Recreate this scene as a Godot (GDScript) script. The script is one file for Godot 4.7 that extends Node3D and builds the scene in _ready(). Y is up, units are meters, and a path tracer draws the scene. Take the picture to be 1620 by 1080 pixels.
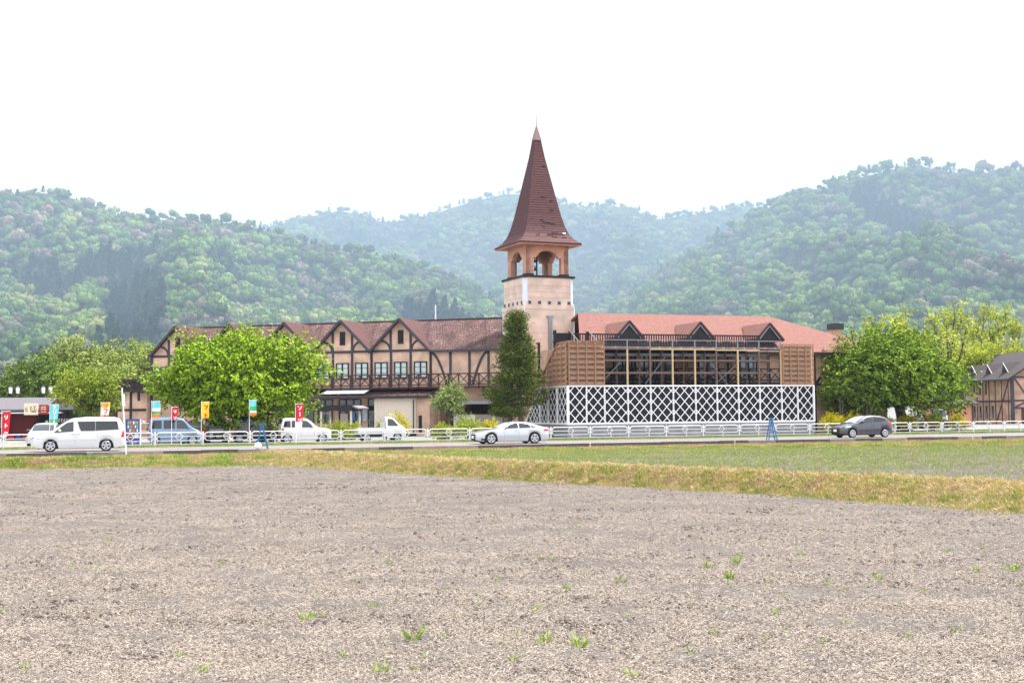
extends Node3D
# A half-timbered hall with a bell tower behind a road, seen across a tilled field; wooded hills behind.
# Frame of the road: u runs along the fence, d towards the camera from it, y up from the road surface.

const TH := 0.326
const EYE := 2.07
const FIELD_Y := -0.75
var M := {}
var taken := {}
var rng := RandomNumberGenerator.new()
var na := FastNoiseLite.new()
var nb := FastNoiseLite.new()

# ---------------------------------------------------------------- mesh collector
class MB:
	var v := PackedVector3Array()
	var n := PackedVector3Array()
	var c := PackedColorArray()
	var col := Color(1, 1, 1)
	var use_c := false
	func tri(a: Vector3, b: Vector3, d: Vector3, nn := Vector3.ZERO) -> void:
		if nn == Vector3.ZERO:
			nn = (b - a).cross(d - a).normalized()
		v.append(a); v.append(d); v.append(b)
		n.append(nn); n.append(nn); n.append(nn)
		if use_c:
			c.append(col); c.append(col); c.append(col)
	func quad(a: Vector3, b: Vector3, d: Vector3, e: Vector3) -> void:
		var nn := (d - a).cross(e - b).normalized()
		tri(a, b, d, nn)
		tri(a, d, e, nn)
	func box(p: Vector3, s: Vector3, bs := Basis()) -> void:
		var x := bs.x * s.x * 0.5
		var y := bs.y * s.y * 0.5
		var z := bs.z * s.z * 0.5
		quad(p - x - y + z, p + x - y + z, p + x + y + z, p - x + y + z)
		quad(p + x - y - z, p - x - y - z, p - x + y - z, p + x + y - z)
		quad(p + x - y + z, p + x - y - z, p + x + y - z, p + x + y + z)
		quad(p - x - y - z, p - x - y + z, p - x + y + z, p - x + y - z)
		quad(p - x + y + z, p + x + y + z, p + x + y - z, p - x + y - z)
		quad(p - x - y - z, p + x - y - z, p + x - y + z, p - x - y + z)
	func b2(x0: float, x1: float, y0: float, y1: float, z0: float, z1: float) -> void:
		box(Vector3((x0 + x1) / 2, (y0 + y1) / 2, (z0 + z1) / 2), Vector3(absf(x1 - x0), absf(y1 - y0), absf(z1 - z0)))
	# a bar of rectangular section from a to b, w across, h deep along "out"
	func bar(a: Vector3, b: Vector3, w: float, h: float, out := Vector3(0, 0, 1)) -> void:
		var y := (b - a)
		var l := y.length()
		y /= l
		var x := y.cross(out)
		if x.length() < 0.01:
			x = y.cross(Vector3(1, 0, 0))
		x = x.normalized()
		var z := x.cross(y).normalized()
		box((a + b) * 0.5, Vector3(w, l, h), Basis(x, y, z))
	func prism(poly: PackedVector2Array, z0: float, z1: float) -> void:
		var t := Geometry2D.triangulate_polygon(poly)
		for i in range(0, t.size(), 3):
			var a := poly[t[i]]
			var b := poly[t[i + 1]]
			var d := poly[t[i + 2]]
			if (b - a).cross(d - a) < 0:
				var q := b
				b = d
				d = q
			tri(Vector3(a.x, a.y, z1), Vector3(b.x, b.y, z1), Vector3(d.x, d.y, z1))
			tri(Vector3(a.x, a.y, z0), Vector3(d.x, d.y, z0), Vector3(b.x, b.y, z0))
		var ccw := not Geometry2D.is_polygon_clockwise(poly)
		for i in poly.size():
			var p := poly[i]
			var q := poly[(i + 1) % poly.size()]
			if Geometry2D.is_polygon_clockwise(poly) == ccw:
				pass
			if signed_area(poly) < 0:
				var w := p
				p = q
				q = w
			quad(Vector3(p.x, p.y, z0), Vector3(q.x, q.y, z0), Vector3(q.x, q.y, z1), Vector3(p.x, p.y, z1))
	func signed_area(poly: PackedVector2Array) -> float:
		var s := 0.0
		for i in poly.size():
			s += poly[i].cross(poly[(i + 1) % poly.size()])
		return s
	func tube(pts: Array, radii: Array, sides := 6, closed := false) -> void:
		var rings := []
		var cnt := pts.size()
		for i in cnt:
			var p: Vector3 = pts[i]
			var pa: Vector3 = pts[(i - 1 + cnt) % cnt] if (closed or i > 0) else p
			var pb: Vector3 = pts[(i + 1) % cnt] if (closed or i < cnt - 1) else p
			var dirv := (pb - pa).normalized()
			var x := dirv.cross(Vector3(0.13, 0.21, 0.97)).normalized()
			if absf(dirv.z) > 0.9:
				x = dirv.cross(Vector3(0, 1, 0)).normalized()
			var y := dirv.cross(x)
			var r: float = radii[min(i, radii.size() - 1)]
			var ring := []
			for k in sides:
				var a := TAU * k / sides
				ring.append(p + (x * cos(a) + y * sin(a)) * r)
			rings.append(ring)
		var last := cnt if closed else cnt - 1
		for i in last:
			var r0: Array = rings[i]
			var r1: Array = rings[(i + 1) % cnt]
			var p0: Vector3 = pts[i]
			var p1: Vector3 = pts[(i + 1) % cnt]
			for k in sides:
				var k2 := (k + 1) % sides
				var a: Vector3 = r0[k]
				var b: Vector3 = r0[k2]
				var d: Vector3 = r1[k2]
				var e: Vector3 = r1[k]
				var q := [[a, (a - p0)], [e, (e - p1)], [d, (d - p1)], [a, (a - p0)], [d, (d - p1)], [b, (b - p0)]]
				for w in q:
					v.append(w[0])
					n.append((w[1] as Vector3).normalized())
					if use_c:
						c.append(col)
		if not closed:
			for i in range(1, sides - 1):
				tri(rings[0][0], rings[0][i + 1], rings[0][i])
				tri(rings[cnt - 1][0], rings[cnt - 1][i], rings[cnt - 1][i + 1])
	# smooth surface from a grid of points
	func grid(rows: Array, colors = null) -> void:
		var h := rows.size()
		var w: int = (rows[0] as PackedVector3Array).size()
		var nn := []
		for i in h:
			var r: PackedVector3Array = rows[i]
			var up: PackedVector3Array = rows[max(i - 1, 0)]
			var dn: PackedVector3Array = rows[min(i + 1, h - 1)]
			var o := PackedVector3Array()
			o.resize(w)
			for j in w:
				var dx := r[min(j + 1, w - 1)] - r[max(j - 1, 0)]
				var dz := dn[j] - up[j]
				o[j] = dz.cross(dx).normalized()
			nn.append(o)
		for i in h - 1:
			var r0: PackedVector3Array = rows[i]
			var r1: PackedVector3Array = rows[i + 1]
			var n0: PackedVector3Array = nn[i]
			var n1: PackedVector3Array = nn[i + 1]
			for j in w - 1:
				v.append(r0[j]); v.append(r0[j + 1]); v.append(r1[j + 1])
				n.append(n0[j]); n.append(n0[j + 1]); n.append(n1[j + 1])
				v.append(r0[j]); v.append(r1[j + 1]); v.append(r1[j])
				n.append(n0[j]); n.append(n1[j + 1]); n.append(n1[j])
				if colors != null:
					var c0: PackedColorArray = colors[i]
					var c1: PackedColorArray = colors[i + 1]
					c.append(c0[j]); c.append(c0[j + 1]); c.append(c1[j + 1])
					c.append(c0[j]); c.append(c1[j + 1]); c.append(c1[j])
				elif use_c:
					for k in 6:
						c.append(col)
	func leaf(p: Vector3, dirv: Vector3, side: Vector3, l: float, w: float, bend: float) -> void:
		var up := side.cross(dirv).normalized()
		var m := p + dirv * l * 0.5 + up * bend * l
		var t := p + dirv * l
		tri(p, m - side * w, m + side * w)
		tri(t, m + side * w, m - side * w)
	func mesh() -> ArrayMesh:
		var a := []
		a.resize(Mesh.ARRAY_MAX)
		a[Mesh.ARRAY_VERTEX] = v
		a[Mesh.ARRAY_NORMAL] = n
		if c.size() > 0:
			a[Mesh.ARRAY_COLOR] = c
		var m := ArrayMesh.new()
		m.add_surface_from_arrays(Mesh.PRIMITIVE_TRIANGLES, a)
		return m

func one_box(sx: float, sy: float, sz: float) -> ArrayMesh:
	var b := MB.new()
	b.box(Vector3.ZERO, Vector3(sx, sy, sz))
	return b.mesh()

# ---------------------------------------------------------------- nodes
func numbered(s: String) -> String:
	if not taken.has(s):
		taken[s] = 0
		return s
	taken[s] += 1
	return "%s_%03d" % [s, taken[s]]

func thing(called: String, label: String, category: String, at := Vector3.ZERO, turn := 0.0, group := "") -> Node3D:
	var o := Node3D.new()
	o.name = numbered(called)
	add_child(o)
	o.position = at
	o.rotation.y = turn
	tag(o, label, category, group)
	return o

func tag(o: Node, label: String, category := "", group := "", kind := "") -> void:
	if label: o.set_meta("label", label)
	if category: o.set_meta("category", category)
	if group: o.set_meta("group", group)
	if kind: o.set_meta("kind", kind)

func part(parent: Node, called: String, mesh, m: Material) -> MeshInstance3D:
	var o := MeshInstance3D.new()
	o.name = called
	o.mesh = mesh.mesh() if mesh is MB else mesh
	o.material_override = m
	parent.add_child(o, true)
	return o

func placed(parent: Node, called: String, mesh: Mesh, m: Material, at: Vector3, bs := Basis()) -> MeshInstance3D:
	var o := part(parent, called, mesh, m)
	o.transform = Transform3D(bs, at)
	return o

func structure(called: String, mesh, m: Material, label := "") -> MeshInstance3D:
	var o := part(self, numbered(called), mesh, m)
	tag(o, label, "", "", "structure")
	return o

func stuff(called: String, mesh, m: Material, label: String, category: String) -> MeshInstance3D:
	var o := part(self, numbered(called), mesh, m)
	tag(o, label, category, "", "stuff")
	return o

func scatter(called: String, mesh: Mesh, m: Material, xf: Array, cols: Array, label: String, category: String) -> void:
	var mm := MultiMesh.new()
	mm.transform_format = MultiMesh.TRANSFORM_3D
	mm.use_colors = true
	mm.mesh = mesh
	mm.instance_count = xf.size()
	for i in xf.size():
		mm.set_instance_transform(i, xf[i])
		mm.set_instance_color(i, cols[i])
	var o := MultiMeshInstance3D.new()
	o.name = numbered(called)
	o.multimesh = mm
	o.material_override = m
	add_child(o)
	tag(o, label, category, "", "stuff")

func W(x: float, z: float, y := 0.0) -> Vector3:
	return Vector3(x, y, -z)

func FR(u: float, d: float, y := 0.0) -> Vector3:
	return Vector3(-22.04 + cos(TH) * u + sin(TH) * d, y, -77.97 - sin(TH) * u + cos(TH) * d)

# direction of a photograph pixel, then a point on the plane y = h, or at a distance
func ray(px: float, py: float) -> Vector3:
	var u := px - 810.0
	var w := py - 540.0
	var c := cos(0.0088)
	var s := sin(0.0088)
	var u2 := u * c - w * s
	var w2 := u * s + w * c
	c = cos(0.0543)
	s = sin(0.0543)
	return Vector3(u2, -w2 * c + 2000.0 * s, -(2000.0 * c + w2 * s)) / 2000.0

func on_level(px: float, py: float, h: float) -> Vector3:
	var r := ray(px, py)
	return Vector3(0, EYE, 0) + r * ((h - EYE) / r.y)

func at_depth(px: float, py: float, z: float) -> Vector3:
	var r := ray(px, py)
	return Vector3(0, EYE, 0) + r * (z / -r.z)

# ---------------------------------------------------------------- materials
func noise_image(sd: int, freq: float, lo: float, hi: float, size := 256, oct := 4, stretch := 1.0, power := 1.0) -> ImageTexture:
	var f := FastNoiseLite.new()
	f.seed = sd
	f.frequency = freq
	f.fractal_octaves = oct
	var src := f.get_seamless_image(size, size, false, false, 0.1, true)
	src.convert(Image.FORMAT_L8)
	var d := src.get_data()
	for i in d.size():
		var t := pow(d[i] / 255.0, power)
		d[i] = int(clampf(lo + (hi - lo) * t, 0, 1) * 255)
	var im := Image.create_from_data(size, size, false, Image.FORMAT_L8, d)
	im.convert(Image.FORMAT_RGB8)
	if stretch != 1.0:
		im.resize(int(size * stretch), size, Image.INTERPOLATE_BILINEAR)
	return ImageTexture.create_from_image(im)

func speckle_image(sd: int, base: Color, spot: Color, freq: float, cut: float, size := 512) -> ImageTexture:
	var f := FastNoiseLite.new()
	f.seed = sd
	f.frequency = freq
	f.fractal_octaves = 3
	var a := f.get_seamless_image(size, size, false, false, 0.1, true).get_data()
	f.seed = sd + 7
	f.frequency = freq * 0.12
	var b := f.get_seamless_image(size, size, false, false, 0.1, true).get_data()
	var o := PackedByteArray()
	o.resize(size * size * 3)
	for i in size * size:
		var t := smoothstep(cut, cut + 0.14, a[i] / 255.0 + (b[i] / 255.0 - 0.5) * 0.22)
		var k := 0.82 + 0.36 * (b[i] / 255.0)
		o[i * 3] = int(clampf(lerpf(base.r, spot.r, t) * k, 0, 1) * 255)
		o[i * 3 + 1] = int(clampf(lerpf(base.g, spot.g, t) * k, 0, 1) * 255)
		o[i * 3 + 2] = int(clampf(lerpf(base.b, spot.b, t) * k, 0, 1) * 255)
	return ImageTexture.create_from_image(Image.create_from_data(size, size, false, Image.FORMAT_RGB8, o))

func normal_image(sd: int, freq: float, strength: float, size := 512) -> ImageTexture:
	var f := FastNoiseLite.new()
	f.seed = sd
	f.frequency = freq
	f.fractal_octaves = 4
	var im := f.get_seamless_image(size, size, false, false, 0.1, true)
	im.convert(Image.FORMAT_RGBA8)
	im.bump_map_to_normal_map(strength)
	return ImageTexture.create_from_image(im)

func mt(key: String, r: float, g: float, b: float, rough := 0.8, tex: Texture2D = null, sc := 1.0, metal := 0.0) -> StandardMaterial3D:
	var m := StandardMaterial3D.new()
	m.albedo_color = Color(r / 255.0, g / 255.0, b / 255.0)
	m.roughness = rough
	m.metallic = metal
	if tex:
		m.albedo_texture = tex
		m.uv1_triplanar = true
		m.uv1_world_triplanar = true
		m.uv1_scale = Vector3.ONE * sc
	m.resource_name = key
	M[key] = m
	return m

func vc(key: String, rough := 0.8, backlight := 0.0) -> StandardMaterial3D:
	var m := StandardMaterial3D.new()
	m.vertex_color_use_as_albedo = true
	m.roughness = rough
	if backlight > 0.0:
		m.backlight_enabled = true
		m.backlight = Color(backlight * 0.9, backlight, backlight * 0.3)
	M[key] = m
	return m

func paint(key: String, r: float, g: float, b: float, metal := 0.0) -> void:
	var m := mt(key, r, g, b, 0.35, null, 1.0, metal)
	m.clearcoat_enabled = true
	m.clearcoat = 1.0
	m.clearcoat_roughness = 0.05

func materials() -> void:
	var fine := noise_image(3, 0.03, 0.82, 1.0)
	var blotch := noise_image(5, 0.016, 0.7, 1.0, 512, 6)
	var streak := noise_image(8, 0.02, 0.78, 1.0, 256, 5)
	mt("plaster", 241, 202, 178, 0.9, blotch, 0.09)
	mt("plaster_tower", 232, 208, 195, 0.9, streak, 0.13)
	mt("plaster_right", 208, 170, 144, 0.9, blotch, 0.09)
	mt("plaster_belfry", 206, 156, 134, 0.9, streak, 0.15)
	mt("timber", 66, 66, 78, 0.8, fine, 0.5)
	mt("timber_black", 40, 36, 40, 0.8, fine, 0.5)
	mt("timber_red", 76, 50, 52, 0.75, fine, 0.5)
	mt("roof_speck", 255, 255, 255, 0.9, speckle_image(11, Color8(56, 33, 35), Color8(136, 108, 102), 0.06, 0.57), 0.2)
	mt("roof_gable", 76, 42, 43, 0.85, speckle_image(12, Color8(255, 250, 250), Color8(255, 255, 255), 0.06, 0.7, 256), 0.25)
	mt("roof_pink", 140, 92, 84, 0.9, noise_image(21, 0.045, 0.62, 1.0, 512, 5, 0.12), 0.11)
	mt("roof_dark", 66, 58, 62, 0.9, fine, 0.4)
	mt("roof_grey", 104, 100, 108, 0.9, fine, 0.4)
	mt("spire", 88, 44, 48, 0.8, noise_image(23, 0.03, 0.72, 1.0, 256, 5), 0.3)
	mt("spire_cap", 118, 92, 90, 0.5)
	mt("shingle_dark", 70, 48, 52, 0.9)
	mt("metal_pale", 208, 214, 222, 0.45, null, 1.0, 0.3)
	mt("metal_grey", 138, 142, 150, 0.5, null, 1.0, 0.4)
	mt("metal_dark", 50, 50, 56, 0.5, null, 1.0, 0.3)
	mt("white_paint", 236, 236, 240, 0.5)
	mt("white_rail", 232, 232, 236, 0.55, noise_image(31, 0.05, 0.9, 1.0, 128), 0.7)
	mt("navy_board", 34, 34, 46, 0.9, fine, 0.5)
	mt("wood_brown", 172, 134, 108, 0.85, noise_image(33, 0.04, 0.75, 1.0, 256, 4, 3.0), 0.5)
	mt("wood_orange", 172, 128, 98, 0.8, fine, 0.8)
	mt("wood_pale", 222, 192, 148, 0.8, fine, 0.8)
	mt("wood_weather", 124, 100, 92, 0.85, fine, 0.8)
	mt("concrete", 160, 152, 148, 0.95, blotch, 0.2)
	mt("concrete_light", 176, 160, 150, 0.95, streak, 0.35)
	mt("concrete_dark", 104, 97, 95, 0.95, streak, 0.35)
	mt("plinth", 150, 150, 160, 0.9, streak, 0.2)
	mt("asphalt", 128, 122, 122, 0.95, noise_image(41, 0.06, 0.75, 1.0, 256), 0.3)
	mt("lot", 142, 139, 135, 0.95, noise_image(43, 0.03, 0.8, 1.0, 256), 0.12)
	mt("line", 226, 224, 220, 0.8, noise_image(44, 0.06, 0.75, 1.0, 128), 0.7)
	mt("shutter", 226, 214, 200, 0.6)
	mt("curtain", 214, 224, 228, 0.8)
	mt("rubber", 26, 26, 28, 0.85)
	mt("rim", 196, 200, 208, 0.3, null, 1.0, 0.7)
	mt("lamp_white", 236, 236, 238, 0.3)
	mt("lamp_red", 190, 24, 34, 0.25)
	mt("lamp_amber", 226, 150, 120, 0.25)
	mt("headlamp", 206, 212, 220, 0.12, null, 1.0, 0.3)
	mt("black_trim", 22, 22, 25, 0.5)
	mt("blue_stand", 28, 106, 160, 0.45)
	mt("machine_blue", 30, 62, 150, 0.4)
	mt("brown_brick", 122, 86, 74, 0.95, fine, 0.6)
	mt("sign_cream", 236, 224, 194, 0.6)
	mt("sign_red", 160, 40, 34, 0.6)
	mt("ink", 52, 40, 40, 0.7)
	mt("cloth_red", 206, 30, 50, 0.8)
	mt("cloth_blue", 120, 204, 220, 0.8)
	mt("cloth_yellow", 246, 204, 40, 0.8)
	mt("cloth_white", 240, 240, 240, 0.8)
	mt("cloth_green", 70, 176, 110, 0.8)
	mt("cloth_orange", 236, 128, 48, 0.8)
	mt("cloth_pink", 226, 120, 150, 0.8)
	mt("bark", 72, 60, 54, 0.95, fine, 1.2)
	mt("bark_grey", 112, 100, 90, 0.95, fine, 1.2)
	paint("car_white", 206, 208, 213)
	paint("car_silver", 190, 194, 204, 0.55)
	paint("car_grey", 74, 76, 86, 0.6)
	paint("car_blue", 108, 136, 166, 0.3)
	paint("car_red", 170, 44, 54)
	paint("car_black", 24, 24, 28)
	for g in [["glass", 40, 46, 50], ["glass_dark", 22, 24, 27], ["glass_blue", 92, 116, 138], ["glass_screen", 150, 160, 172]]:
		var m := mt(g[0], g[1], g[2], g[3], 0.06)
		m.metallic_specular = 0.6
	vc("leaf", 0.85, 0.22).metallic_specular = 0.2
	vc("needle", 0.85, 0.1).metallic_specular = 0.2
	vc("far_leaf", 0.95, 0.2).metallic_specular = 0.1
	vc("grass", 0.7, 0.3)
	vc("tint", 0.9)
	var s := vc("soil", 0.97)
	s.albedo_texture = noise_image(51, 0.07, 0.38, 1.0, 512, 6)
	s.uv1_triplanar = true
	s.uv1_world_triplanar = true
	s.uv1_scale = Vector3.ONE * 1.3
	s.normal_enabled = true
	s.normal_texture = normal_image(52, 0.07, 14.0)
	s.normal_scale = 1.0
	var e := vc("turf", 0.97)
	e.albedo_texture = noise_image(53, 0.06, 0.6, 1.0, 256, 5)
	e.uv1_triplanar = true
	e.uv1_world_triplanar = true
	e.uv1_scale = Vector3.ONE * 0.9

# ---------------------------------------------------------------- main
func _ready() -> void:
	var cam := Camera3D.new()
	cam.name = "camera"
	add_child(cam)
	cam.fov = rad_to_deg(2.0 * atan(540.0 / 2000.0))
	cam.position = Vector3(0, EYE, 0)
	cam.basis = Basis(Vector3(1, 0, 0), 0.0543) * Basis(Vector3(0, 0, 1), -0.0088)
	cam.far = 6000.0
	cam.near = 0.1
	cam.current = true
	var we := WorldEnvironment.new()
	we.name = "daylight"
	var env := Environment.new()
	env.background_mode = Environment.BG_SKY
	env.tonemap_mode = Environment.TONE_MAPPER_LINEAR
	env.tonemap_exposure = 2.35
	env.sdfgi_enabled = true
	env.ssao_enabled = true
	env.ssil_enabled = true
	var sky := Sky.new()
	var sm := ProceduralSkyMaterial.new()
	sm.sky_top_color = Color(0.97, 0.98, 1.0)
	sm.sky_horizon_color = Color(1.0, 1.0, 1.0)
	sm.ground_bottom_color = Color(0.6, 0.58, 0.56)
	sm.ground_horizon_color = Color(1.0, 1.0, 1.0)
	sm.sky_curve = 0.15
	sm.sun_angle_max = 0.0
	sky.sky_material = sm
	env.sky = sky
	env.background_energy_multiplier = 0.88
	env.fog_enabled = true
	env.fog_density = 0.00012
	env.volumetric_fog_enabled = true
	env.volumetric_fog_density = 0.0
	env.fog_light_color = Color(0.78, 0.88, 1.0)
	we.environment = env
	add_child(we)
	var sun := DirectionalLight3D.new()
	sun.name = "sun"
	add_child(sun)
	sun.light_color = Color(1.0, 0.965, 0.92)
	sun.light_energy = 1.3
	sun.light_angular_distance = 4.0
	sun.shadow_enabled = true
	sun.look_at_from_position(Vector3(42, 90, -16), Vector3.ZERO)

	rng.seed = 20
	na.seed = 4
	na.frequency = 1.0
	na.fractal_octaves = 4
	nb.seed = 9
	nb.frequency = 1.0
	nb.fractal_octaves = 3
	materials()
	hills()
	valley_haze()
	land()
	field()
	road()
	wing()
	tower()
	right_hall()
	lattice_wall()
	right_house()
	market()
	fence()
	trees()
	vehicles()
	street_things()
	weeds()
	print("built")

# ---------------------------------------------------------------- hills and their wood
var hillA := PackedVector2Array([Vector2(-500, 300), Vector2(-200, 290), Vector2(0, 296), Vector2(40, 288), Vector2(70, 290), Vector2(110, 298), Vector2(140, 308), Vector2(175, 324), Vector2(205, 331), Vector2(250, 333), Vector2(290, 331), Vector2(330, 339), Vector2(370, 337), Vector2(400, 345), Vector2(450, 362), Vector2(500, 374), Vector2(560, 386), Vector2(640, 402), Vector2(700, 424), Vector2(760, 450), Vector2(800, 476), Vector2(870, 530), Vector2(960, 600), Vector2(1050, 655)])
var hillB := PackedVector2Array([Vector2(200, 480), Vector2(330, 390), Vector2(400, 352), Vector2(440, 347), Vector2(470, 336), Vector2(510, 330), Vector2(545, 325), Vector2(580, 332), Vector2(600, 342), Vector2(616, 345), Vector2(640, 338), Vector2(680, 332), Vector2(720, 318), Vector2(760, 307), Vector2(800, 297), Vector2(840, 298), Vector2(890, 315), Vector2(930, 318), Vector2(970, 315), Vector2(1000, 322), Vector2(1030, 332), Vector2(1045, 338), Vector2(1080, 332), Vector2(1110, 330), Vector2(1150, 322), Vector2(1180, 316), Vector2(1210, 320), Vector2(1300, 360), Vector2(1500, 480)])
var hillC := PackedVector2Array([Vector2(800, 655), Vector2(880, 560), Vector2(960, 486), Vector2(1000, 458), Vector2(1050, 420), Vector2(1110, 382), Vector2(1160, 350), Vector2(1200, 326), Vector2(1230, 311), Vector2(1250, 302), Vector2(1280, 295), Vector2(1310, 288), Vector2(1340, 272), Vector2(1380, 262), Vector2(1420, 254), Vector2(1460, 245), Vector2(1500, 254), Vector2(1530, 260), Vector2(1560, 256), Vector2(1590, 262), Vector2(1620, 256), Vector2(1800, 262), Vector2(2200, 270)])

func along(t: PackedVector2Array, x: float) -> float:
	if x <= t[0].x: return t[0].y
	for i in t.size() - 1:
		if x < t[i + 1].x:
			return lerpf(t[i].y, t[i + 1].y, (x - t[i].x) / (t[i + 1].x - t[i].x))
	return t[t.size() - 1].y

# height of one hill above the plain: its crest stands at distance far, its foot at near
func hill_h(t: PackedVector2Array, near: float, far: float, x: float, z: float, tree: float) -> float:
	var px := 810.0 + 2000.0 * x / z
	var crest := (648.7 - (px - 810.0) * 0.0088 - along(t, px)) * far / 2000.0 + EYE - tree
	if crest <= 0: return -2.0
	var k := (z - near) / (far - near)
	if k <= 0: return -2.0
	var g := absf(na.get_noise_2d(x * 0.0075 + z * 0.002, z * 0.0022)) * 1.7
	g = minf(g, 1.0)
	if k < 1:
		var prof := pow(k, 0.92)
		var cut := 4.0 * k * (1.0 - k)
		return crest * (prof * (1.0 - 0.42 * cut * (1.0 - g)) + 0.05 * cut * nb.get_noise_2d(x * 0.02, z * 0.02)) - 2.0
	return crest * (1.0 - (k - 1.0) * 0.9) - 2.0

func ground_h(x: float, z: float) -> float:
	return maxf(-2.0, maxf(hill_h(hillA, 400, 740, x, z, 3.0), maxf(hill_h(hillB, 620, 1180, x, z, 2.0), hill_h(hillC, 430, 860, x, z, 1.5))))

func far_crown(sd: int, leaves: int, kind: int) -> ArrayMesh:
	var r := RandomNumberGenerator.new()
	r.seed = sd
	var b := MB.new()
	b.use_c = true
	var lobes := []
	if kind == 0:
		for i in 7:
			var a := r.randf() * TAU
			var q := sqrt(r.randf()) * 0.36
			lobes.append([Vector3(cos(a) * q, 0.45 + 0.42 * r.randf() * (1.0 - q), sin(a) * q), r.randf_range(0.18, 0.28)])
		for l in lobes:
			var rows := []
			var k := r.randf_range(0.85, 1.12)
			b.col = Color(k, k, k)
			for i in 6:
				var ro := PackedVector3Array()
				for j in 10:
					var la := PI * 0.72 * i / 5.0
					var lo := TAU * (j % 9) / 9.0
					var dv := Vector3(cos(lo) * sin(la), cos(la), sin(lo) * sin(la))
					ro.append(l[0] + dv * l[1] * 0.94 * (1.0 + 0.3 * na.get_noise_3dv(dv * 2.6 + l[0] * 9.0)))
				rows.append(ro)
			b.grid(rows)
	for i in leaves:
		var p: Vector3
		var d := Vector3(r.randfn(), r.randfn(), r.randfn()).normalized()
		if kind == 0:
			var l: Array = lobes[r.randi() % lobes.size()]
			if d.y < -0.3: d.y = -d.y
			p = l[0] + d * l[1] * pow(r.randf(), 0.25)
		elif kind == 1:
			var h := r.randf()
			var a := r.randf() * TAU
			var q := (1.0 - h) * 0.24 * (0.7 + 0.3 * sin(h * 40.0)) + 0.015
			p = Vector3(cos(a) * q, 0.1 + h * 0.9, sin(a) * q)
			d = Vector3(cos(a), 0.3, sin(a)).normalized()
		else:
			var l2 := 0.28 + 0.17 * (i % 4)
			var a := r.randf() * TAU
			var q := sqrt(r.randf()) * (0.34 - 0.07 * (i % 4))
			p = Vector3(cos(a) * q, l2 + r.randf() * 0.08, sin(a) * q)
			d = Vector3(cos(a) * 0.5, 1, sin(a) * 0.5).normalized()
		var k := r.randf_range(0.75, 1.2)
		b.col = Color(k, k, k * 0.95)
		var side := d.cross(Vector3(r.randfn(), r.randfn(), r.randfn())).normalized()
		var along_ := (side.cross(d) + d * r.randf_range(-0.5, 0.9)).normalized()
		var s := r.randf_range(0.06, 0.1) if kind != 1 else r.randf_range(0.05, 0.1)
		b.leaf(p, along_, side, s * 1.5, s * 0.6, 0.1)
	b.col = Color(0.5, 0.42, 0.38)
	b.tube([Vector3(0, -0.1, 0), Vector3(0.01, 0.35, 0), Vector3(0, 0.7 if kind > 0 else 0.55, 0.01)], [0.025, 0.018, 0.008], 5)
	return b.mesh()

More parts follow.
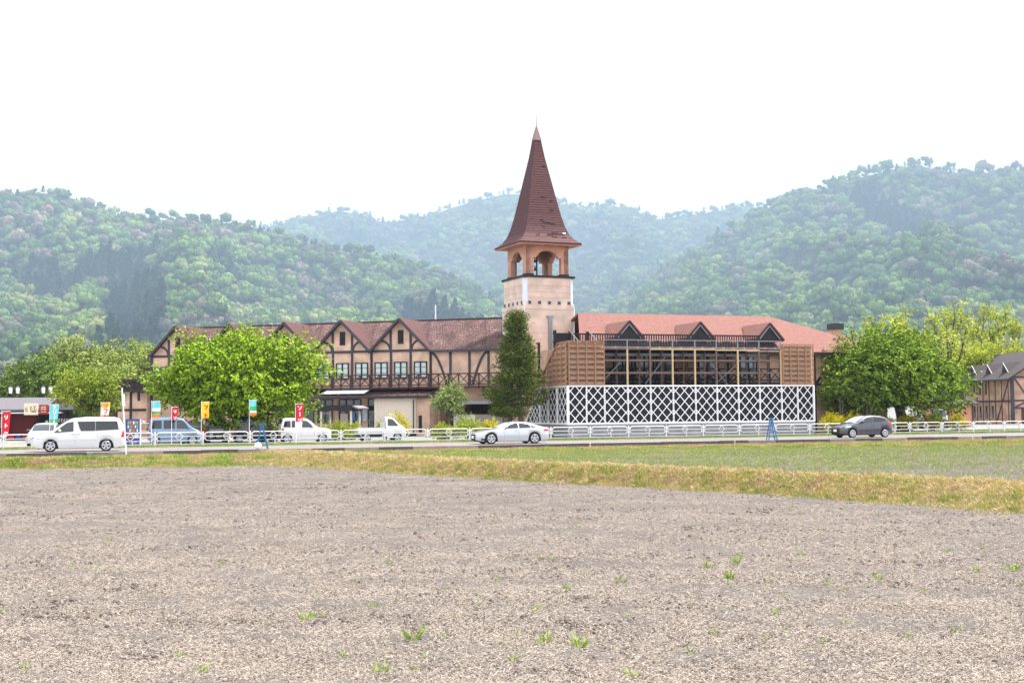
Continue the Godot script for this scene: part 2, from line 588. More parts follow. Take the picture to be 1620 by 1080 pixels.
func hills() -> void:
	var b := MB.new()
	var rows := []
	var z := 380.0
	while z < 1900.0:
		var r := PackedVector3Array()
		for j in 171:
			var px := -700.0 + j * 18.0
			var x := (px - 810.0) / 2000.0 * z
			r.append(W(x, z, ground_h(x, z)))
		rows.append(r)
		z += 9.0 if z < 1250 else 60.0
	b.grid(rows)
	structure("hills", b, mt("hill_floor", 70, 76, 46, 1.0, noise_image(61, 0.03, 0.6, 1.0), 0.03), "steep wooded hills closing the valley")
	var meshes := []
	for i in 4: meshes.append(far_crown(100 + i, 420, 0))
	for i in 2: meshes.append(far_crown(200 + i, 300, 1))
	meshes.append(far_crown(300, 340, 2))
	var xf := []
	var cl := []
	for i in meshes.size():
		xf.append([])
		cl.append([])
	var r2 := RandomNumberGenerator.new()
	r2.seed = 77
	z = 405.0
	while z < 1240.0:
		var step := 5.2 if z < 900 else 6.4
		var x := -0.52 * z
		while x < 0.52 * z:
			var xx := x + r2.randf_range(-3.2, 3.2)
			var zz := z + r2.randf_range(-3.2, 3.2)
			x += step
			var h := ground_h(xx, zz)
			if h < -1.9: continue
			# leave out what lies behind a crest
			if h < ground_h(xx * 0.95, zz * 0.95) - 14.0: continue
			var px := 810.0 + 2000.0 * xx / zz
			var py := 648.7 - 2000.0 * (h - EYE) / zz
			var con := na.get_noise_2d(xx * 0.006 + 40.0, zz * 0.006) 
			var conifer := con > 0.46
			var d1 := Vector2((px - 195.0) / 75.0, (py - 500.0) / 80.0)
			if d1.length() < 1.0 + 0.3 * con: conifer = true
			if zz < 900 and px < 160 and py > 400 and py < 560: conifer = con > 0.42
			var crest_pine := false
			if zz > 700 and r2.randf() < 0.3:
				crest_pine = h > ground_h(xx * 1.03, zz * 1.03)
			var s := 4.8 + 6.2 * pow(r2.randf(), 1.4)
			if h > ground_h(xx * 1.06, zz * 1.06) - 3.0: s *= 0.72
			var pal := na.get_noise_2d(xx * 0.012 - 90.0, zz * 0.012) + r2.randf_range(-0.35, 0.35)
			var col := Color(0.13, 0.205, 0.06)
			if pal > 0.32: col = Color(0.25, 0.29, 0.1)
			elif pal > 0.05: col = Color(0.18, 0.265, 0.065)
			elif pal < -0.42: col = Color(0.21, 0.19, 0.14)
			elif pal < -0.2: col = Color(0.085, 0.14, 0.055)
			if py < 390 and py > 318 and px < 420 and r2.randf() < 0.25: col = Color(0.26, 0.21, 0.16)
			var k := r2.randi() % 4
			var sc := Vector3(s, s * r2.randf_range(0.85, 1.15), s)
			if conifer:
				k = 4 + r2.randi() % 2
				col = Color(0.035, 0.062, 0.036) if r2.randf() < 0.8 else Color(0.06, 0.09, 0.045)
				sc = Vector3(s * 1.25, s * r2.randf_range(1.05, 1.45), s * 1.25)
			elif crest_pine:
				k = 6
				col = Color(0.05, 0.075, 0.04)
				sc = Vector3(s * 0.75, s * 1.05, s * 0.75)
			var j := r2.randf_range(0.68, 1.32)
			col = Color(col.r * j, col.g * j, col.b * j)
			xf[k].append(Transform3D(Basis(Vector3.UP, r2.randf() * TAU).scaled(sc), W(xx, zz, h - 0.6)))
			cl[k].append(col)
		z += step
	var names := ["broadleaf_wood", "broadleaf_wood", "broadleaf_wood", "broadleaf_wood", "conifer_wood", "conifer_wood", "pine_wood"]
	var labels := ["far broadleaf wood covering the hillsides in fresh spring green", "far broadleaf wood covering the hillsides in fresh spring green", "far broadleaf wood covering the hillsides in fresh spring green", "far broadleaf wood covering the hillsides in fresh spring green", "dark pointed conifer wood in patches on the hillside", "dark pointed conifer wood in patches on the hillside", "thin crowned pines standing along the hill crests"]
	for i in meshes.size():
		print(names[i], " ", xf[i].size())
		scatter(names[i], meshes[i], M["far_leaf"], xf[i], cl[i], labels[i], "wood")

# ---------------------------------------------------------------- near land
func tuft_mesh(sd: int, blades: int, tall: float, spread: float, wide: float) -> ArrayMesh:
	var r := RandomNumberGenerator.new()
	r.seed = sd
	var b := MB.new()
	b.use_c = true
	for i in blades:
		var a := r.randf() * TAU
		var p := Vector3(cos(a), 0, sin(a)) * spread * sqrt(r.randf())
		var lean := Vector3(r.randfn() * 0.5, 1.0, r.randfn() * 0.5).normalized()
		var k := r.randf_range(0.75, 1.25)
		b.col = Color(k, k, k * 0.9)
		var side := lean.cross(Vector3(r.randfn(), 0.1, r.randfn())).normalized()
		b.leaf(p, lean, side, tall * r.randf_range(0.5, 1.0), wide, r.randf_range(-0.12, 0.12))
	return b.mesh()

var lev_front := PackedVector2Array([Vector2(-19, 74.0), Vector2(-12.7, 66.75), Vector2(-6.5, 58.8), Vector2(-0.3, 51.0), Vector2(4.0, 46.0), Vector2(7.95, 41.2), Vector2(13.15, 32.8), Vector2(20, 23), Vector2(32, 6)])
var lev_back := PackedVector2Array([Vector2(-13, 73.5), Vector2(-6.6, 64.4), Vector2(-2.4, 57.2), Vector2(2.2, 50.7), Vector2(5.4, 47.0), Vector2(8.8, 43.2), Vector2(15.0, 36.4), Vector2(23.2, 26), Vector2(36, 9)])

func bank_point(k: float, t: float) -> Vector3:
	var f := sample(lev_front, k)
	var q := sample(lev_back, k)
	var wob := na.get_noise_1d(k * 60.0) * 0.25
	var x := lerpf(f.x, q.x, t) - 0.6 * wob * (1 - t)
	var zz := lerpf(f.y, q.y, t) - 0.4 * wob * (1 - t)
	var y := lerpf(-0.82, -0.13, smoothstep(0.0, 0.55, t)) if t < 0.55 else lerpf(-0.13, -0.30, smoothstep(0.6, 1.0, t))
	y += 0.09 * na.get_noise_2d(x * 1.1, zz * 1.1) + 0.05 * nb.get_noise_2d(x * 4.0, zz * 4.0)
	return W(x, zz, y)

func verge_point(u: float, k: float) -> Vector3:
	var d := lerpf(9.7, verge_edge(u), k)
	var low := -0.8 if u < 7 else -0.34
	return FR(u, d, lerpf(-0.26, low, smoothstep(0.2, 1.0, k)) + 0.06 * na.get_noise_2d(u * 0.5, d * 0.7) + 0.04 * nb.get_noise_2d(u * 3.0, d * 3.0))

func sample(t: PackedVector2Array, k: float) -> Vector2:
	var q := k * (t.size() - 1)
	var i := int(min(floor(q), t.size() - 2))
	return t[i].lerp(t[i + 1], q - i)

func verge_edge(u: float) -> float:
	if u < 5.0: return 11.2 + clampf((u + 6.0) / 11.0, 0, 1) * 2.3
	if u < 11.0: return 13.5
	return 12.6 + maxf(0.0, u - 22.0) * 0.2

func tint(base: Color, k: float) -> Color:
	return Color(base.r * k, base.g * k, base.b * k)

func land() -> void:
	# plain behind the road
	var b := MB.new()
	var p := [FR(-1500, 9.0, -0.012), FR(1500, 9.0, -0.012), FR(1500, -1700, -0.012), FR(-1500, -1700, -0.012)]
	b.quad(p[0], p[1], p[2], p[3])
	structure("ground", b, M["lot"], "pale paved ground behind the road")
	# verge between road kerb and the field or the paddy
	b = MB.new()
	var rows := []
	var cols := []
	for i in 9:
		rows.append(PackedVector3Array())
		cols.append(PackedColorArray())
	var xf := []
	var cl := []
	var r := RandomNumberGenerator.new()
	r.seed = 5
	for j in 521:
		var u := -90.0 + j * 0.5
		for i in 9:
			var k := i / 8.0
			rows[i].append(verge_point(u, k))
			cols[i].append(Color(0.3, 0.24, 0.14) if nb.get_noise_2d(u * 0.21, k * 3.0) < 0.0 else Color(0.2, 0.2, 0.07))
	for i in 42000:
		var u := r.randf_range(-27, 68)
		var k := r.randf()
		var q := verge_point(u, k)
		var g2 := nb.get_noise_2d(u * 0.5 + 3.0, k * 2.5) + r.randf_range(-0.3, 0.3)
		var c := Color(0.5, 0.4, 0.2)
		if u > 11 and k < 0.6: g2 -= 0.25
		if k > 0.65: g2 += 0.06
		if g2 > 0.18: c = Color(0.21, 0.29, 0.04)
		elif g2 > -0.02: c = Color(0.4, 0.38, 0.1)
		elif g2 < -0.32: c = Color(0.38, 0.25, 0.15)
		xf.append(Transform3D(Basis(Vector3.UP, r.randf() * TAU).scaled(Vector3.ONE * r.randf_range(0.6, 1.5 + maxf(0.0, g2))), q - Vector3(0, 0.02, 0)))
		cl.append(tint(c, r.randf_range(0.75, 1.25)))
	b.grid(rows, cols)
	structure("road_verge", b, M["turf"], "grassy verge between the kerb and the fields")
	var tm := tuft_mesh(1, 14, 0.15, 0.16, 0.006)
	scatter("verge_grass", tm, M["grass"], xf, cl, "dry and green grass on the verge below the kerb", "grass")
	# bank between the tilled field and the green one
	b = MB.new()
	rows = []
	cols = []
	for i in 11:
		rows.append(PackedVector3Array())
		cols.append(PackedColorArray())
	for j in 301:
		for i in 11:
			var q := bank_point(j / 300.0, i / 10.0)
			rows[i].append(q)
			cols[i].append(Color(0.36, 0.29, 0.16) if nb.get_noise_2d(q.x * 0.3, q.z * 0.3) < 0.1 else Color(0.2, 0.19, 0.07))
	xf = []
	cl = []
	for i in 60000:
		var t := r.randf()
		var q := bank_point(r.randf() * 0.92, t)
		if -q.z > 71 or -q.z < 24: continue
		var g2 := nb.get_noise_2d(q.x * 1.1 + 8.0, q.z * 1.1) * 0.75 + r.randf_range(-0.4, 0.4)
		if t < 0.2: g2 += 0.2
		var c := Color(0.62, 0.49, 0.27)
		if g2 > 0.44: c = Color(0.2, 0.29, 0.03)
		elif g2 > 0.1: c = Color(0.46, 0.41, 0.12)
		elif g2 < -0.32: c = Color(0.42, 0.3, 0.17)
		var flat := 0.35 if g2 < 0.05 else 1.0
		xf.append(Transform3D((Basis(Vector3.UP, r.randf() * TAU) * Basis(Vector3.RIGHT, r.randf_range(0.0, 1.2) if flat < 1 else 0.0)).scaled(Vector3.ONE * r.randf_range(0.6, 1.5)), q - Vector3(0, 0.015, 0)))
		cl.append(tint(c, r.randf_range(0.75, 1.25)))
	b.grid(rows, cols)
	structure("field_bank", b, M["turf"], "low bank of dry mown grass between two fields")
	scatter("bank_grass", tuft_mesh(2, 14, 0.13, 0.15, 0.006), M["grass"], xf, cl, "straw coloured mown grass lying on the field bank", "grass")
	# green field
	b = MB.new()
	rows = []
	cols = []
	for i in 41:
		var t := i / 40.0
		var ro := PackedVector3Array()
		var co := PackedColorArray()
		for j in 81:
			var k := j / 80.0
			var q := sample(lev_back, k)
			var u := lerpf(8.0, 120.0, k)
			var e := FR(u, verge_edge(u) + 0.1)
			var x := lerpf(q.x - 0.3, e.x, t)
			var zz := lerpf(q.y, -e.z, t)
			ro.append(W(x, zz, -0.30 + 0.02 * na.get_noise_2d(x, zz)))
			co.append(tint(Color(0.25, 0.225, 0.18), 1.0 + 0.25 * nb.get_noise_2d(x * 0.15, zz * 0.4)))
		rows.append(ro)
		cols.append(co)
	b.grid(rows, cols)
	structure("green_field", b, M["soil"], "fallow field with thin young grass behind the bank")
	xf = []
	cl = []
	for i in 52000:
		var k := pow(r.randf(), 1.2) * 0.98
		var q := sample(lev_back, k)
		var u := lerpf(8.0, 120.0, k)
		var e := FR(u, verge_edge(u))
		var t := pow(r.randf(), 0.9)
		var x := lerpf(q.x, e.x, t)
		var zz := lerpf(q.y, -e.z, t)
		if x > 0.5 * zz + 2.0: continue
		var g := nb.get_noise_2d(x * 0.12, zz * 0.35) + r.randf_range(-0.35, 0.35)
		if g < -0.32: continue
		xf.append(Transform3D(Basis(Vector3.UP, r.randf() * TAU).scaled(Vector3.ONE * r.randf_range(0.5, 1.2)), W(x, zz, -0.31)))
		cl.append(tint(Color(0.27, 0.34, 0.08) if g > -0.12 else Color(0.4, 0.38, 0.16), r.randf_range(0.8, 1.2)))
	scatter("young_grass", tuft_mesh(3, 10, 0.15, 0.16, 0.006), M["grass"], xf, cl, "thin young green grass growing in the fallow field", "grass")
	# grass along the foot of the fence
	xf = []
	cl = []
	for i in 16000:
		var u := r.randf_range(-16, 78)
		var d := r.randf_range(-0.9, 0.9)
		var g := nb.get_noise_2d(u * 0.3, d) + r.randf_range(-0.2, 0.2)
		xf.append(Transform3D(Basis(Vector3.UP, r.randf() * TAU).scaled(Vector3.ONE * r.randf_range(0.4, 1.0 + maxf(0, g))), FR(u, d, 0.0)))
		cl.append(tint(Color(0.22, 0.32, 0.04) if g > -0.2 else Color(0.42, 0.38, 0.15), r.randf_range(0.8, 1.2)))
	scatter("fence_grass", tuft_mesh(4, 12, 0.17, 0.14, 0.007), M["grass"], xf, cl, "green grass growing along the foot of the guard fence", "grass")
	b = MB.new()
	b.quad(FR(45.5, -0.9, 0.004), FR(120, -0.9, 0.004), FR(120, -11, 0.004), FR(52.5, -8.4, 0.004))
	structure("lawn", b, mt("lawn", 84, 104, 44, 1.0, noise_image(73, 0.05, 0.6, 1.0), 0.5), "lawn between the guard fence and the shrubs")
	xf = []
	cl = []
	for i in 14000:
		var u := r.randf_range(46, 84)
		var d := r.randf_range(-9.5, -0.9)
		if d < -8.4 and u < 53: continue
		xf.append(Transform3D(Basis(Vector3.UP, r.randf() * TAU).scaled(Vector3.ONE * r.randf_range(0.5, 1.0)), FR(u, d, 0.0)))
		cl.append(tint(Color(0.17, 0.25, 0.04), r.randf_range(0.75, 1.3)))
	scatter("lawn_grass", tuft_mesh(5, 12, 0.14, 0.15, 0.007), M["grass"], xf, cl, "short green lawn grass round the golden shrubs", "grass")
	b = MB.new()
	b.quad(FR(-90, 0.85, 0.006), FR(150, 0.85, 0.006), FR(150, -0.9, 0.006), FR(-90, -0.9, 0.006))
	structure("grass_strip", b, mt("strip", 96, 92, 56, 1.0, noise_image(71, 0.05, 0.6, 1.0), 0.6), "strip of turf under the guard fence")

func field() -> void:
	var b := MB.new()
	var rows := []
	var cols := []
	var z := 82.0
	while z > -40.0:
		var ro := PackedVector3Array()
		var co := PackedColorArray()
		var half := maxf(absf(z) * 0.62, 7.0)
		if z < 10: half = 40.0
		var n := 340
		for j in n + 1:
			var x := (j / float(n) * 2.0 - 1.0) * half
			x -= 6.0 * smoothstep(25.0, 60.0, z)
			var y := FIELD_Y + 0.05 * na.get_noise_2d(x * 0.8, z * 0.8) + 0.05 * nb.get_noise_2d(x * 3.1, z * 3.1) + 0.022 * na.get_noise_2d(x * 7.0, z * 5.0) + 0.03 * na.get_noise_2d(x * 0.12, z * 0.12)
			y += 0.02 * sin((x * 0.25 + z) * 2.2 + 1.5 * na.get_noise_2d(x * 0.3, z * 0.3))
			ro.append(W(x, z, y))
			var k := 1.0 + 0.22 * na.get_noise_2d(x * 0.25, z * 0.25) + 0.2 * nb.get_noise_2d(x * 1.7, z * 1.7)
			co.append(tint(Color(0.285, 0.25, 0.232), k))
		rows.append(ro)
		cols.append(co)
		z -= clampf(absf(z) * 0.0035, 0.045, 0.3) if z > 11 else 2.0
	b.grid(rows, cols)
	structure("tilled_field", b, M["soil"], "dry tilled field of grey brown soil strewn with straw")
	# clods and chopped straw lying on it
	var r := RandomNumberGenerator.new()
	r.seed = 31
	var straw := []
	for k in 4:
		var s := MB.new()
		s.use_c = true
		for i in 340:
			var a := r.randf() * TAU
			var p := Vector3(cos(a), 0, sin(a)) * 0.62 * sqrt(r.randf())
			p.y = r.randf_range(-0.012, 0.03)
			a = r.randf() * TAU
			var dv := Vector3(cos(a), r.randfn() * 0.25, sin(a)).normalized()
			var g := r.randf_range(0.4, 1.35)
			s.col = Color(g, g * 0.94, g * 0.87)
			s.leaf(p, dv, dv.cross(Vector3(r.randfn() * 0.4, 1, r.randfn() * 0.4)).normalized(), r.randf_range(0.012, 0.045) + (0.07 if r.randf() < 0.05 else 0.0), r.randf_range(0.002, 0.0042), r.randf_range(-0.15, 0.15))
		straw.append(s.mesh())
	var clod := []
	for k in 4:
		var s := MB.new()
		var q := []
		for i in 5:
			var ro := PackedVector3Array()
			for j in 9:
				var la := PI * i / 4.0
				var lo := TAU * (j % 8) / 8.0
				var rad := 1.0 + 0.35 * na.get_noise_3d(cos(lo) * sin(la) * 1.4 + k * 9.0, cos(la) * 1.4, sin(lo) * sin(la) * 1.4) + r.randf_range(-0.12, 0.12) * sin(la)
				ro.append(Vector3(cos(lo) * sin(la), cos(la) * 0.6, sin(lo) * sin(la)) * rad)
			ro[8] = ro[0]
			q.append(ro)
		s.grid(q)
		clod.append(s.mesh())
	var sx := [[], [], [], []]
	var sc := [[], [], [], []]
	var cx := [[], [], [], []]
	var cc := [[], [], [], []]
	for i in 10500:
		var zz := 12.0 + 54.0 * pow(r.randf(), 1.25)
		var x := r.randf_range(-0.47, 0.47) * zz
		var dens := na.get_noise_2d(x * 0.16 + 5.0, zz * 0.16) + r.randf_range(-0.3, 0.5)
		if dens < -0.62: continue
		var y := FIELD_Y + 0.05 * na.get_noise_2d(x * 0.8, zz * 0.8) + 0.01
		var k := r.randi() % 4
		sx[k].append(Transform3D(Basis(Vector3.UP, r.randf() * TAU).scaled(Vector3.ONE * r.randf_range(0.8, 1.4)), W(x, zz, y)))
		sc[k].append(tint(Color(0.395, 0.35, 0.315), r.randf_range(0.8, 1.15)))
	for i in 64000:
		var zz := 12.0 + 54.0 * pow(r.randf(), 1.5)
		var x := r.randf_range(-0.47, 0.47) * zz
		var y := FIELD_Y + 0.05 * na.get_noise_2d(x * 0.8, zz * 0.8)
		var k := r.randi() % 4
		var s := 0.008 + 0.03 * pow(r.randf(), 2.6) + (0.016 if r.randf() < 0.02 else 0.0)
		s *= 1.0 + maxf(0.0, na.get_noise_2d(x * 0.2, zz * 0.2))
		cx[k].append(Transform3D((Basis(Vector3.UP, r.randf() * TAU) * Basis(Vector3.RIGHT, r.randf())).scaled(Vector3(s, s, s)), W(x, zz, y + s * 0.15)))
		var dark := r.randf() < 0.5 or s > 0.034
		cc[k].append(tint(Color(0.105, 0.085, 0.078) if dark else Color(0.24, 0.21, 0.195), r.randf_range(0.8, 1.2)))
	for k in 4:
		scatter("chopped_straw", straw[k], M["tint"], sx[k], sc[k], "chopped straw littering the tilled field", "straw")
		scatter("soil_clods", clod[k], M["tint"], cx[k], cc[k], "small clods of dry soil on the tilled field", "soil")

func road() -> void:
	var b := MB.new()
	b.quad(FR(-400, 9.0, 0.0), FR(400, 9.0, 0.0), FR(400, 0.8, 0.0), FR(-400, 0.8, 0.0))
	structure("road", b, M["asphalt"], "two lane asphalt road along the field")
	b = MB.new()
	for d in [8.35, 1.35]:
		b.quad(FR(-200, d + 0.075, 0.004), FR(200, d + 0.075, 0.004), FR(200, d - 0.075, 0.004), FR(-200, d - 0.075, 0.004))
	for i in 24:
		var u := -60.0 + i * 7.0
		b.quad(FR(u, 4.87, 0.004), FR(u + 4, 4.87, 0.004), FR(u + 4, 4.73, 0.004), FR(u, 4.73, 0.004))
	structure("road_markings", b, M["line"], "white lane lines on the road")
	# kerb blocks retaining the road edge
	var base := MB.new()
	base.quad(FR(-400, 9.0, -0.9), FR(400, 9.0, -0.9), FR(400, 9.0, -0.001), FR(-400, 9.0, -0.001))
	var k := structure("road_kerb", base, M["concrete_dark"], "concrete kerb blocks holding the road edge")
	var blocks := [one_box(1.97, 0.42, 0.2), one_box(1.97, 0.34, 0.18)]
	var r := RandomNumberGenerator.new()
	r.seed = 3
	var dark := false
	var tone := [M["concrete_light"], M["concrete"], M["concrete_dark"]]
	for i in 62:
		var u := -26.0 + i * 2.0
		if r.randf() < 0.45: dark = not dark
		var w := 2 if (dark or u > 16 and r.randf() < 0.7) else r.randi() % 2
		placed(k, "kerb_block", blocks[0], tone[w], FR(u + 1, 9.1 + r.randf_range(-0.01, 0.01), -0.19 + r.randf_range(-0.01, 0.012)), Basis(Vector3.UP, TH))
		placed(k, "gutter_block", blocks[1], tone[r.randi() % 2 if u < 30 else 1], FR(u + 1, 9.55, -0.37 + r.randf_range(-0.02, 0.02)), Basis(Vector3.UP, TH))

# ---------------------------------------------------------------- building helpers
var boxes := {}
func bx(sx: float, sy: float, sz: float) -> ArrayMesh:
	var k := "%.3f %.3f %.3f" % [sx, sy, sz]
	if not boxes.has(k):
		boxes[k] = one_box(sx, sy, sz)
	return boxes[k]

func beam(parent: Node, called: String, a: Vector3, b: Vector3, w: float, h: float, m: Material, out := Vector3(0, 0, 1)) -> MeshInstance3D:
	var q := MB.new()
	q.bar(a, b, w, h, out)
	return part(parent, called, q, m)

func slab(parent: Node, called: String, x0: float, x1: float, y0: float, y1: float, z0: float, z1: float, m: Material) -> MeshInstance3D:
	return placed(parent, called, bx(absf(x1 - x0), absf(y1 - y0), absf(z1 - z0)), m, Vector3((x0 + x1) / 2, (y0 + y1) / 2, (z0 + z1) / 2))

func window(parent: Node, x: float, y: float, w: float, h: float, z: float, cols: int, rows: int, fm: Material, gm: Material, fw := 0.09) -> MeshInstance3D:
	var key := "window %.2f %.2f %d" % [w, h, cols]
	if not boxes.has(key):
		var q := MB.new()
		q.b2(-w / 2, w / 2, h / 2 - fw, h / 2, 0, 0.1)
		q.b2(-w / 2, w / 2, -h / 2, -h / 2 + fw, 0, 0.12)
		q.b2(-w / 2, -w / 2 + fw, -h / 2 + fw, h / 2 - fw, 0, 0.1)
		q.b2(w / 2 - fw, w / 2, -h / 2 + fw, h / 2 - fw, 0, 0.1)
		for i in range(1, cols):
			var xx := -w / 2 + w * i / cols
			q.b2(xx - fw * 0.7, xx + fw * 0.7, -h / 2 + fw, h / 2 - fw, 0, 0.09)
		boxes[key] = q.mesh()
	var o := placed(parent, "window", boxes[key], fm, Vector3(x, y, z))
	var pw := w / cols
	for i in cols:
		var xx := -w / 2 + pw * (i + 0.5)
		placed(o, "pane", bx(pw - fw, h - fw, 0.02), gm, Vector3(xx, 0, 0.025))
		for k in range(1, rows):
			placed(o, "muntin", bx(pw - fw * 2, 0.035, 0.03), fm, Vector3(xx, -h / 2 + h * k / rows, 0.05))
	return o

func arc_beam(parent: Node, called: String, p0: Vector2, p1: Vector2, p2: Vector2, w: float, z0: float, z1: float, m: Material) -> void:
	var l := PackedVector2Array()
	var r := PackedVector2Array()
	for i in 9:
		var t := i / 8.0
		var p := p0 * (1 - t) * (1 - t) + p1 * 2 * t * (1 - t) + p2 * t * t
		var d := ((p1 - p0) * (1 - t) + (p2 - p1) * t).normalized()
		var s := Vector2(-d.y, d.x) * w * 0.5
		l.append(p + s)
		r.append(p - s)
	r.reverse()
	l.append_array(r)
	var q := MB.new()
	q.prism(l, z0, z1)
	part(parent, called, q, m)

# roof plane with thickness from four corners
func roof_quad(b: MB, a: Vector3, c: Vector3, d: Vector3, e: Vector3, th := 0.12) -> void:
	var n := (d - a).cross(e - c).normalized()
	var o := -n * th
	b.quad(a, c, d, e)
	b.quad(e + o, d + o, c + o, a + o)
	b.quad(a + o, c + o, c, a)
	b.quad(c + o, d + o, d, c)
	b.quad(d + o, e + o, e, d)
	b.quad(e + o, a + o, a, e)

func roof_tri(b: MB, a: Vector3, c: Vector3, d: Vector3, th := 0.12) -> void:
	var n := (c - a).cross(d - a).normalized()
	var o := -n * th
	b.tri(a, c, d)
	b.tri(d + o, c + o, a + o)
	b.quad(a + o, c + o, c, a)
	b.quad(c + o, d + o, d, c)
	b.quad(d + o, a + o, a, d)

# ---------------------------------------------------------------- left wing
func wing() -> void:
	var t := thing("half_timbered_hall", "long salmon half-timbered hall with five gables and dark red roof", "building", W(-9.52, 108), -0.31)
	var P: Material = M["plaster"]
	var T: Material = M["timber"]
	mt("pane_pale", 196, 212, 216, 0.08)
	# walls
	slab(t, "wall", -24.7, 9.6, 3.3, 7.25, -9, 0, P)
	slab(t, "ground_floor_wall", -24.7, 3.5, 0, 3.299, -9, 0, P)
	slab(t, "back_wall", 3.5, 9.6, 0, 3.299, -9, -8.7, P)
	slab(t, "pier", 4.9, 5.15, 0, 3.299, -8.7, 0, P)
	slab(t, "pier", 9.2, 9.6, 0, 3.299, -8.7, 0, P)
	slab(t, "lintel", 3.5, 4.9, 2.85, 3.298, -0.3, 0, P)
	slab(t, "lintel", 5.15, 9.2, 2.75, 3.298, -0.3, 0, P)
	slab(t, "terrace_wall", -29.4, -24.72, 0, 4.0, -8, 0.6, P)
	var gx := [-21.9, -16.4, -10.94, -5.47, 0.0]
	# main roof with a hipped left end
	var b := MB.new()
	var er := 9.9
	roof_quad(b, Vector3(-25.1, 7.46, -0.02), Vector3(2.76, 7.46, -0.02), Vector3(2.76, 10.1, -4.5), Vector3(-22.6, 10.1, -4.5))
	roof_quad(b, Vector3(2.76, 7.2, 0.42), Vector3(er, 7.2, 0.42), Vector3(er, 10.1, -4.5), Vector3(2.76, 10.1, -4.5))
	roof_quad(b, Vector3(er, 7.2, -9.4), Vector3(-25.1, 7.2, -9.4), Vector3(-22.6, 10.1, -4.5), Vector3(er, 10.1, -4.5))
	roof_tri(b, Vector3(-25.1, 7.2, -9.4), Vector3(-25.1, 7.4, -0.02), Vector3(-22.6, 10.1, -4.5))
	var roof := part(t, "roof", b, M["roof_speck"])
	roof.set_meta("label", "dark red shingle roof speckled with pale lichen")
	slab(roof, "ridge_cap", -22.6, 9.9, 10.07, 10.17, -4.6, -4.4, M["timber_red"])
	slab(t, "eaves_board", 2.75, 9.9, 7.02, 7.2, 0.3, 0.45, T)
	for g in gx:
		# gable wall, its roof slopes, rake boards, timbers and louvre
		b = MB.new()
		b.prism(PackedVector2Array([Vector2(g - 2.7, 7.25), Vector2(g + 2.7, 7.25), Vector2(g, 9.86)]), -0.3, 0.02)
		var gw := part(t, "gable", b, P)
		b = MB.new()
		for s in [-1.0, 1.0]:
			var e := Vector3(g + s * 2.8, 7.17, 0.5)
			var e2 := Vector3(g + s * 2.8, 7.17, 0.3)
			var a := Vector3(g, 9.95, 0.5)
			var a2 := Vector3(g, 9.95, -4.2)
			if s < 0: roof_quad(b, e, a, a2, e2, -0.1)
			else: roof_quad(b, e, e2, a2, a, -0.1)
		part(gw, "gable_roof", b, M["roof_gable"])
		for s in [-1.0, 1.0]:
			beam(gw, "rake_board", Vector3(g + s * 2.83, 7.1, 0.53), Vector3(g, 9.88, 0.53), 0.17, 0.06, T)
			beam(gw, "timber", Vector3(g + s * 0.92, 7.3, 0.05), Vector3(g + s * 0.92, 8.98, 0.05), 0.2, 0.07, T)
			arc_beam(gw, "curved_brace", Vector2(g + s * 1.0, 7.36), Vector2(g + s * 1.1, 8.0), Vector2(g + s * 1.75, 8.12), 0.17, 0.02, 0.07, T)
		slab(gw, "louvre_frame", g - 0.26, g + 0.26, 7.82, 9.0, 0.02, 0.06, M["timber_black"])
		for k in 8:
			placed(gw, "louvre_slat", bx(0.4, 0.1, 0.02), M["metal_dark"], Vector3(g, 7.93 + k * 0.138, 0.075), Basis(Vector3.RIGHT, 0.6))
	slab(t, "band_beam", -24.75, 2.8, 7.14, 7.34, 0.0, 0.09, T)
	slab(t, "corner_post", -24.76, -24.5, 0, 7.14, 0.0, 0.09, T)
	for g in gx:
		for o in [-2.73, -0.91, 0.91]:
			if g + o > -24.5:
				slab(t, "timber", g + o - 0.1, g + o + 0.1, 4.0, 7.14, 0.0, 0.07, T if absf(o) < 1 else M["timber_black"])
		for o in [-1.82, 0.0, 1.82]:
			window(t, g + o, 5.58, 1.2, 1.42, 0.0, 2, 3, M["timber_black"], M["pane_pale"])
	for u in [2.74, 4.53, 6.24, 7.93]:
		slab(t, "timber", u - 0.1, u + 0.1, 4.0, 7.04, 0.0, 0.075, T if u > 3 else M["timber_black"])
	arc_beam(t, "curved_brace", Vector2(2.86, 6.98), Vector2(3.5, 6.75), Vector2(4.2, 4.2), 0.2, 0.0, 0.06, T)
	arc_beam(t, "curved_brace", Vector2(7.8, 6.98), Vector2(7.2, 6.75), Vector2(6.5, 4.2), 0.2, 0.0, 0.06, T)
	slab(t, "timber", 7.35, 7.53, 3.3, 4.0, 0.0, 0.08, M["timber_red"])
	# balcony
	var R: Material = M["timber_red"]
	var bal := slab(t, "balcony", -24.7, 9.3, 3.98, 4.12, 0, 1.35, R)
	balcony_rail(bal, -24.7, 9.3, 1.3, R, 38)
	var bal2 := slab(t, "balcony", -29.6, -24.72, 4.0, 4.14, -8, 1.35, M["timber_black"])
	balcony_rail(bal2, -29.6, -24.72, 1.3, M["timber_black"], 5)
	slab(t, "parapet_board", -29.55, -24.74, 4.16, 5.08, 1.16, 1.2, M["timber_red"])
	slab(t, "corner_post", -29.6, -29.35, 0, 4.0, 0.6, 0.72, M["timber_black"])
	slab(t, "band_beam", -29.3, -24.8, 2.3, 2.5, 0.6, 0.68, M["timber_black"])
	for u in [-28.0, -26.4]:
		slab(t, "timber", u - 0.1, u + 0.1, 0.3, 4.0, 0.6, 0.69, M["timber_black"])
	for u in [-29.0, -27.2, -25.2]:
		slab(t, "bracket", u - 0.09, u + 0.09, 3.2, 4.0, 1.1, 1.25, M["timber_black"])
	# ground floor: pent roof, shop windows, cream shutter wall
	b = MB.new()
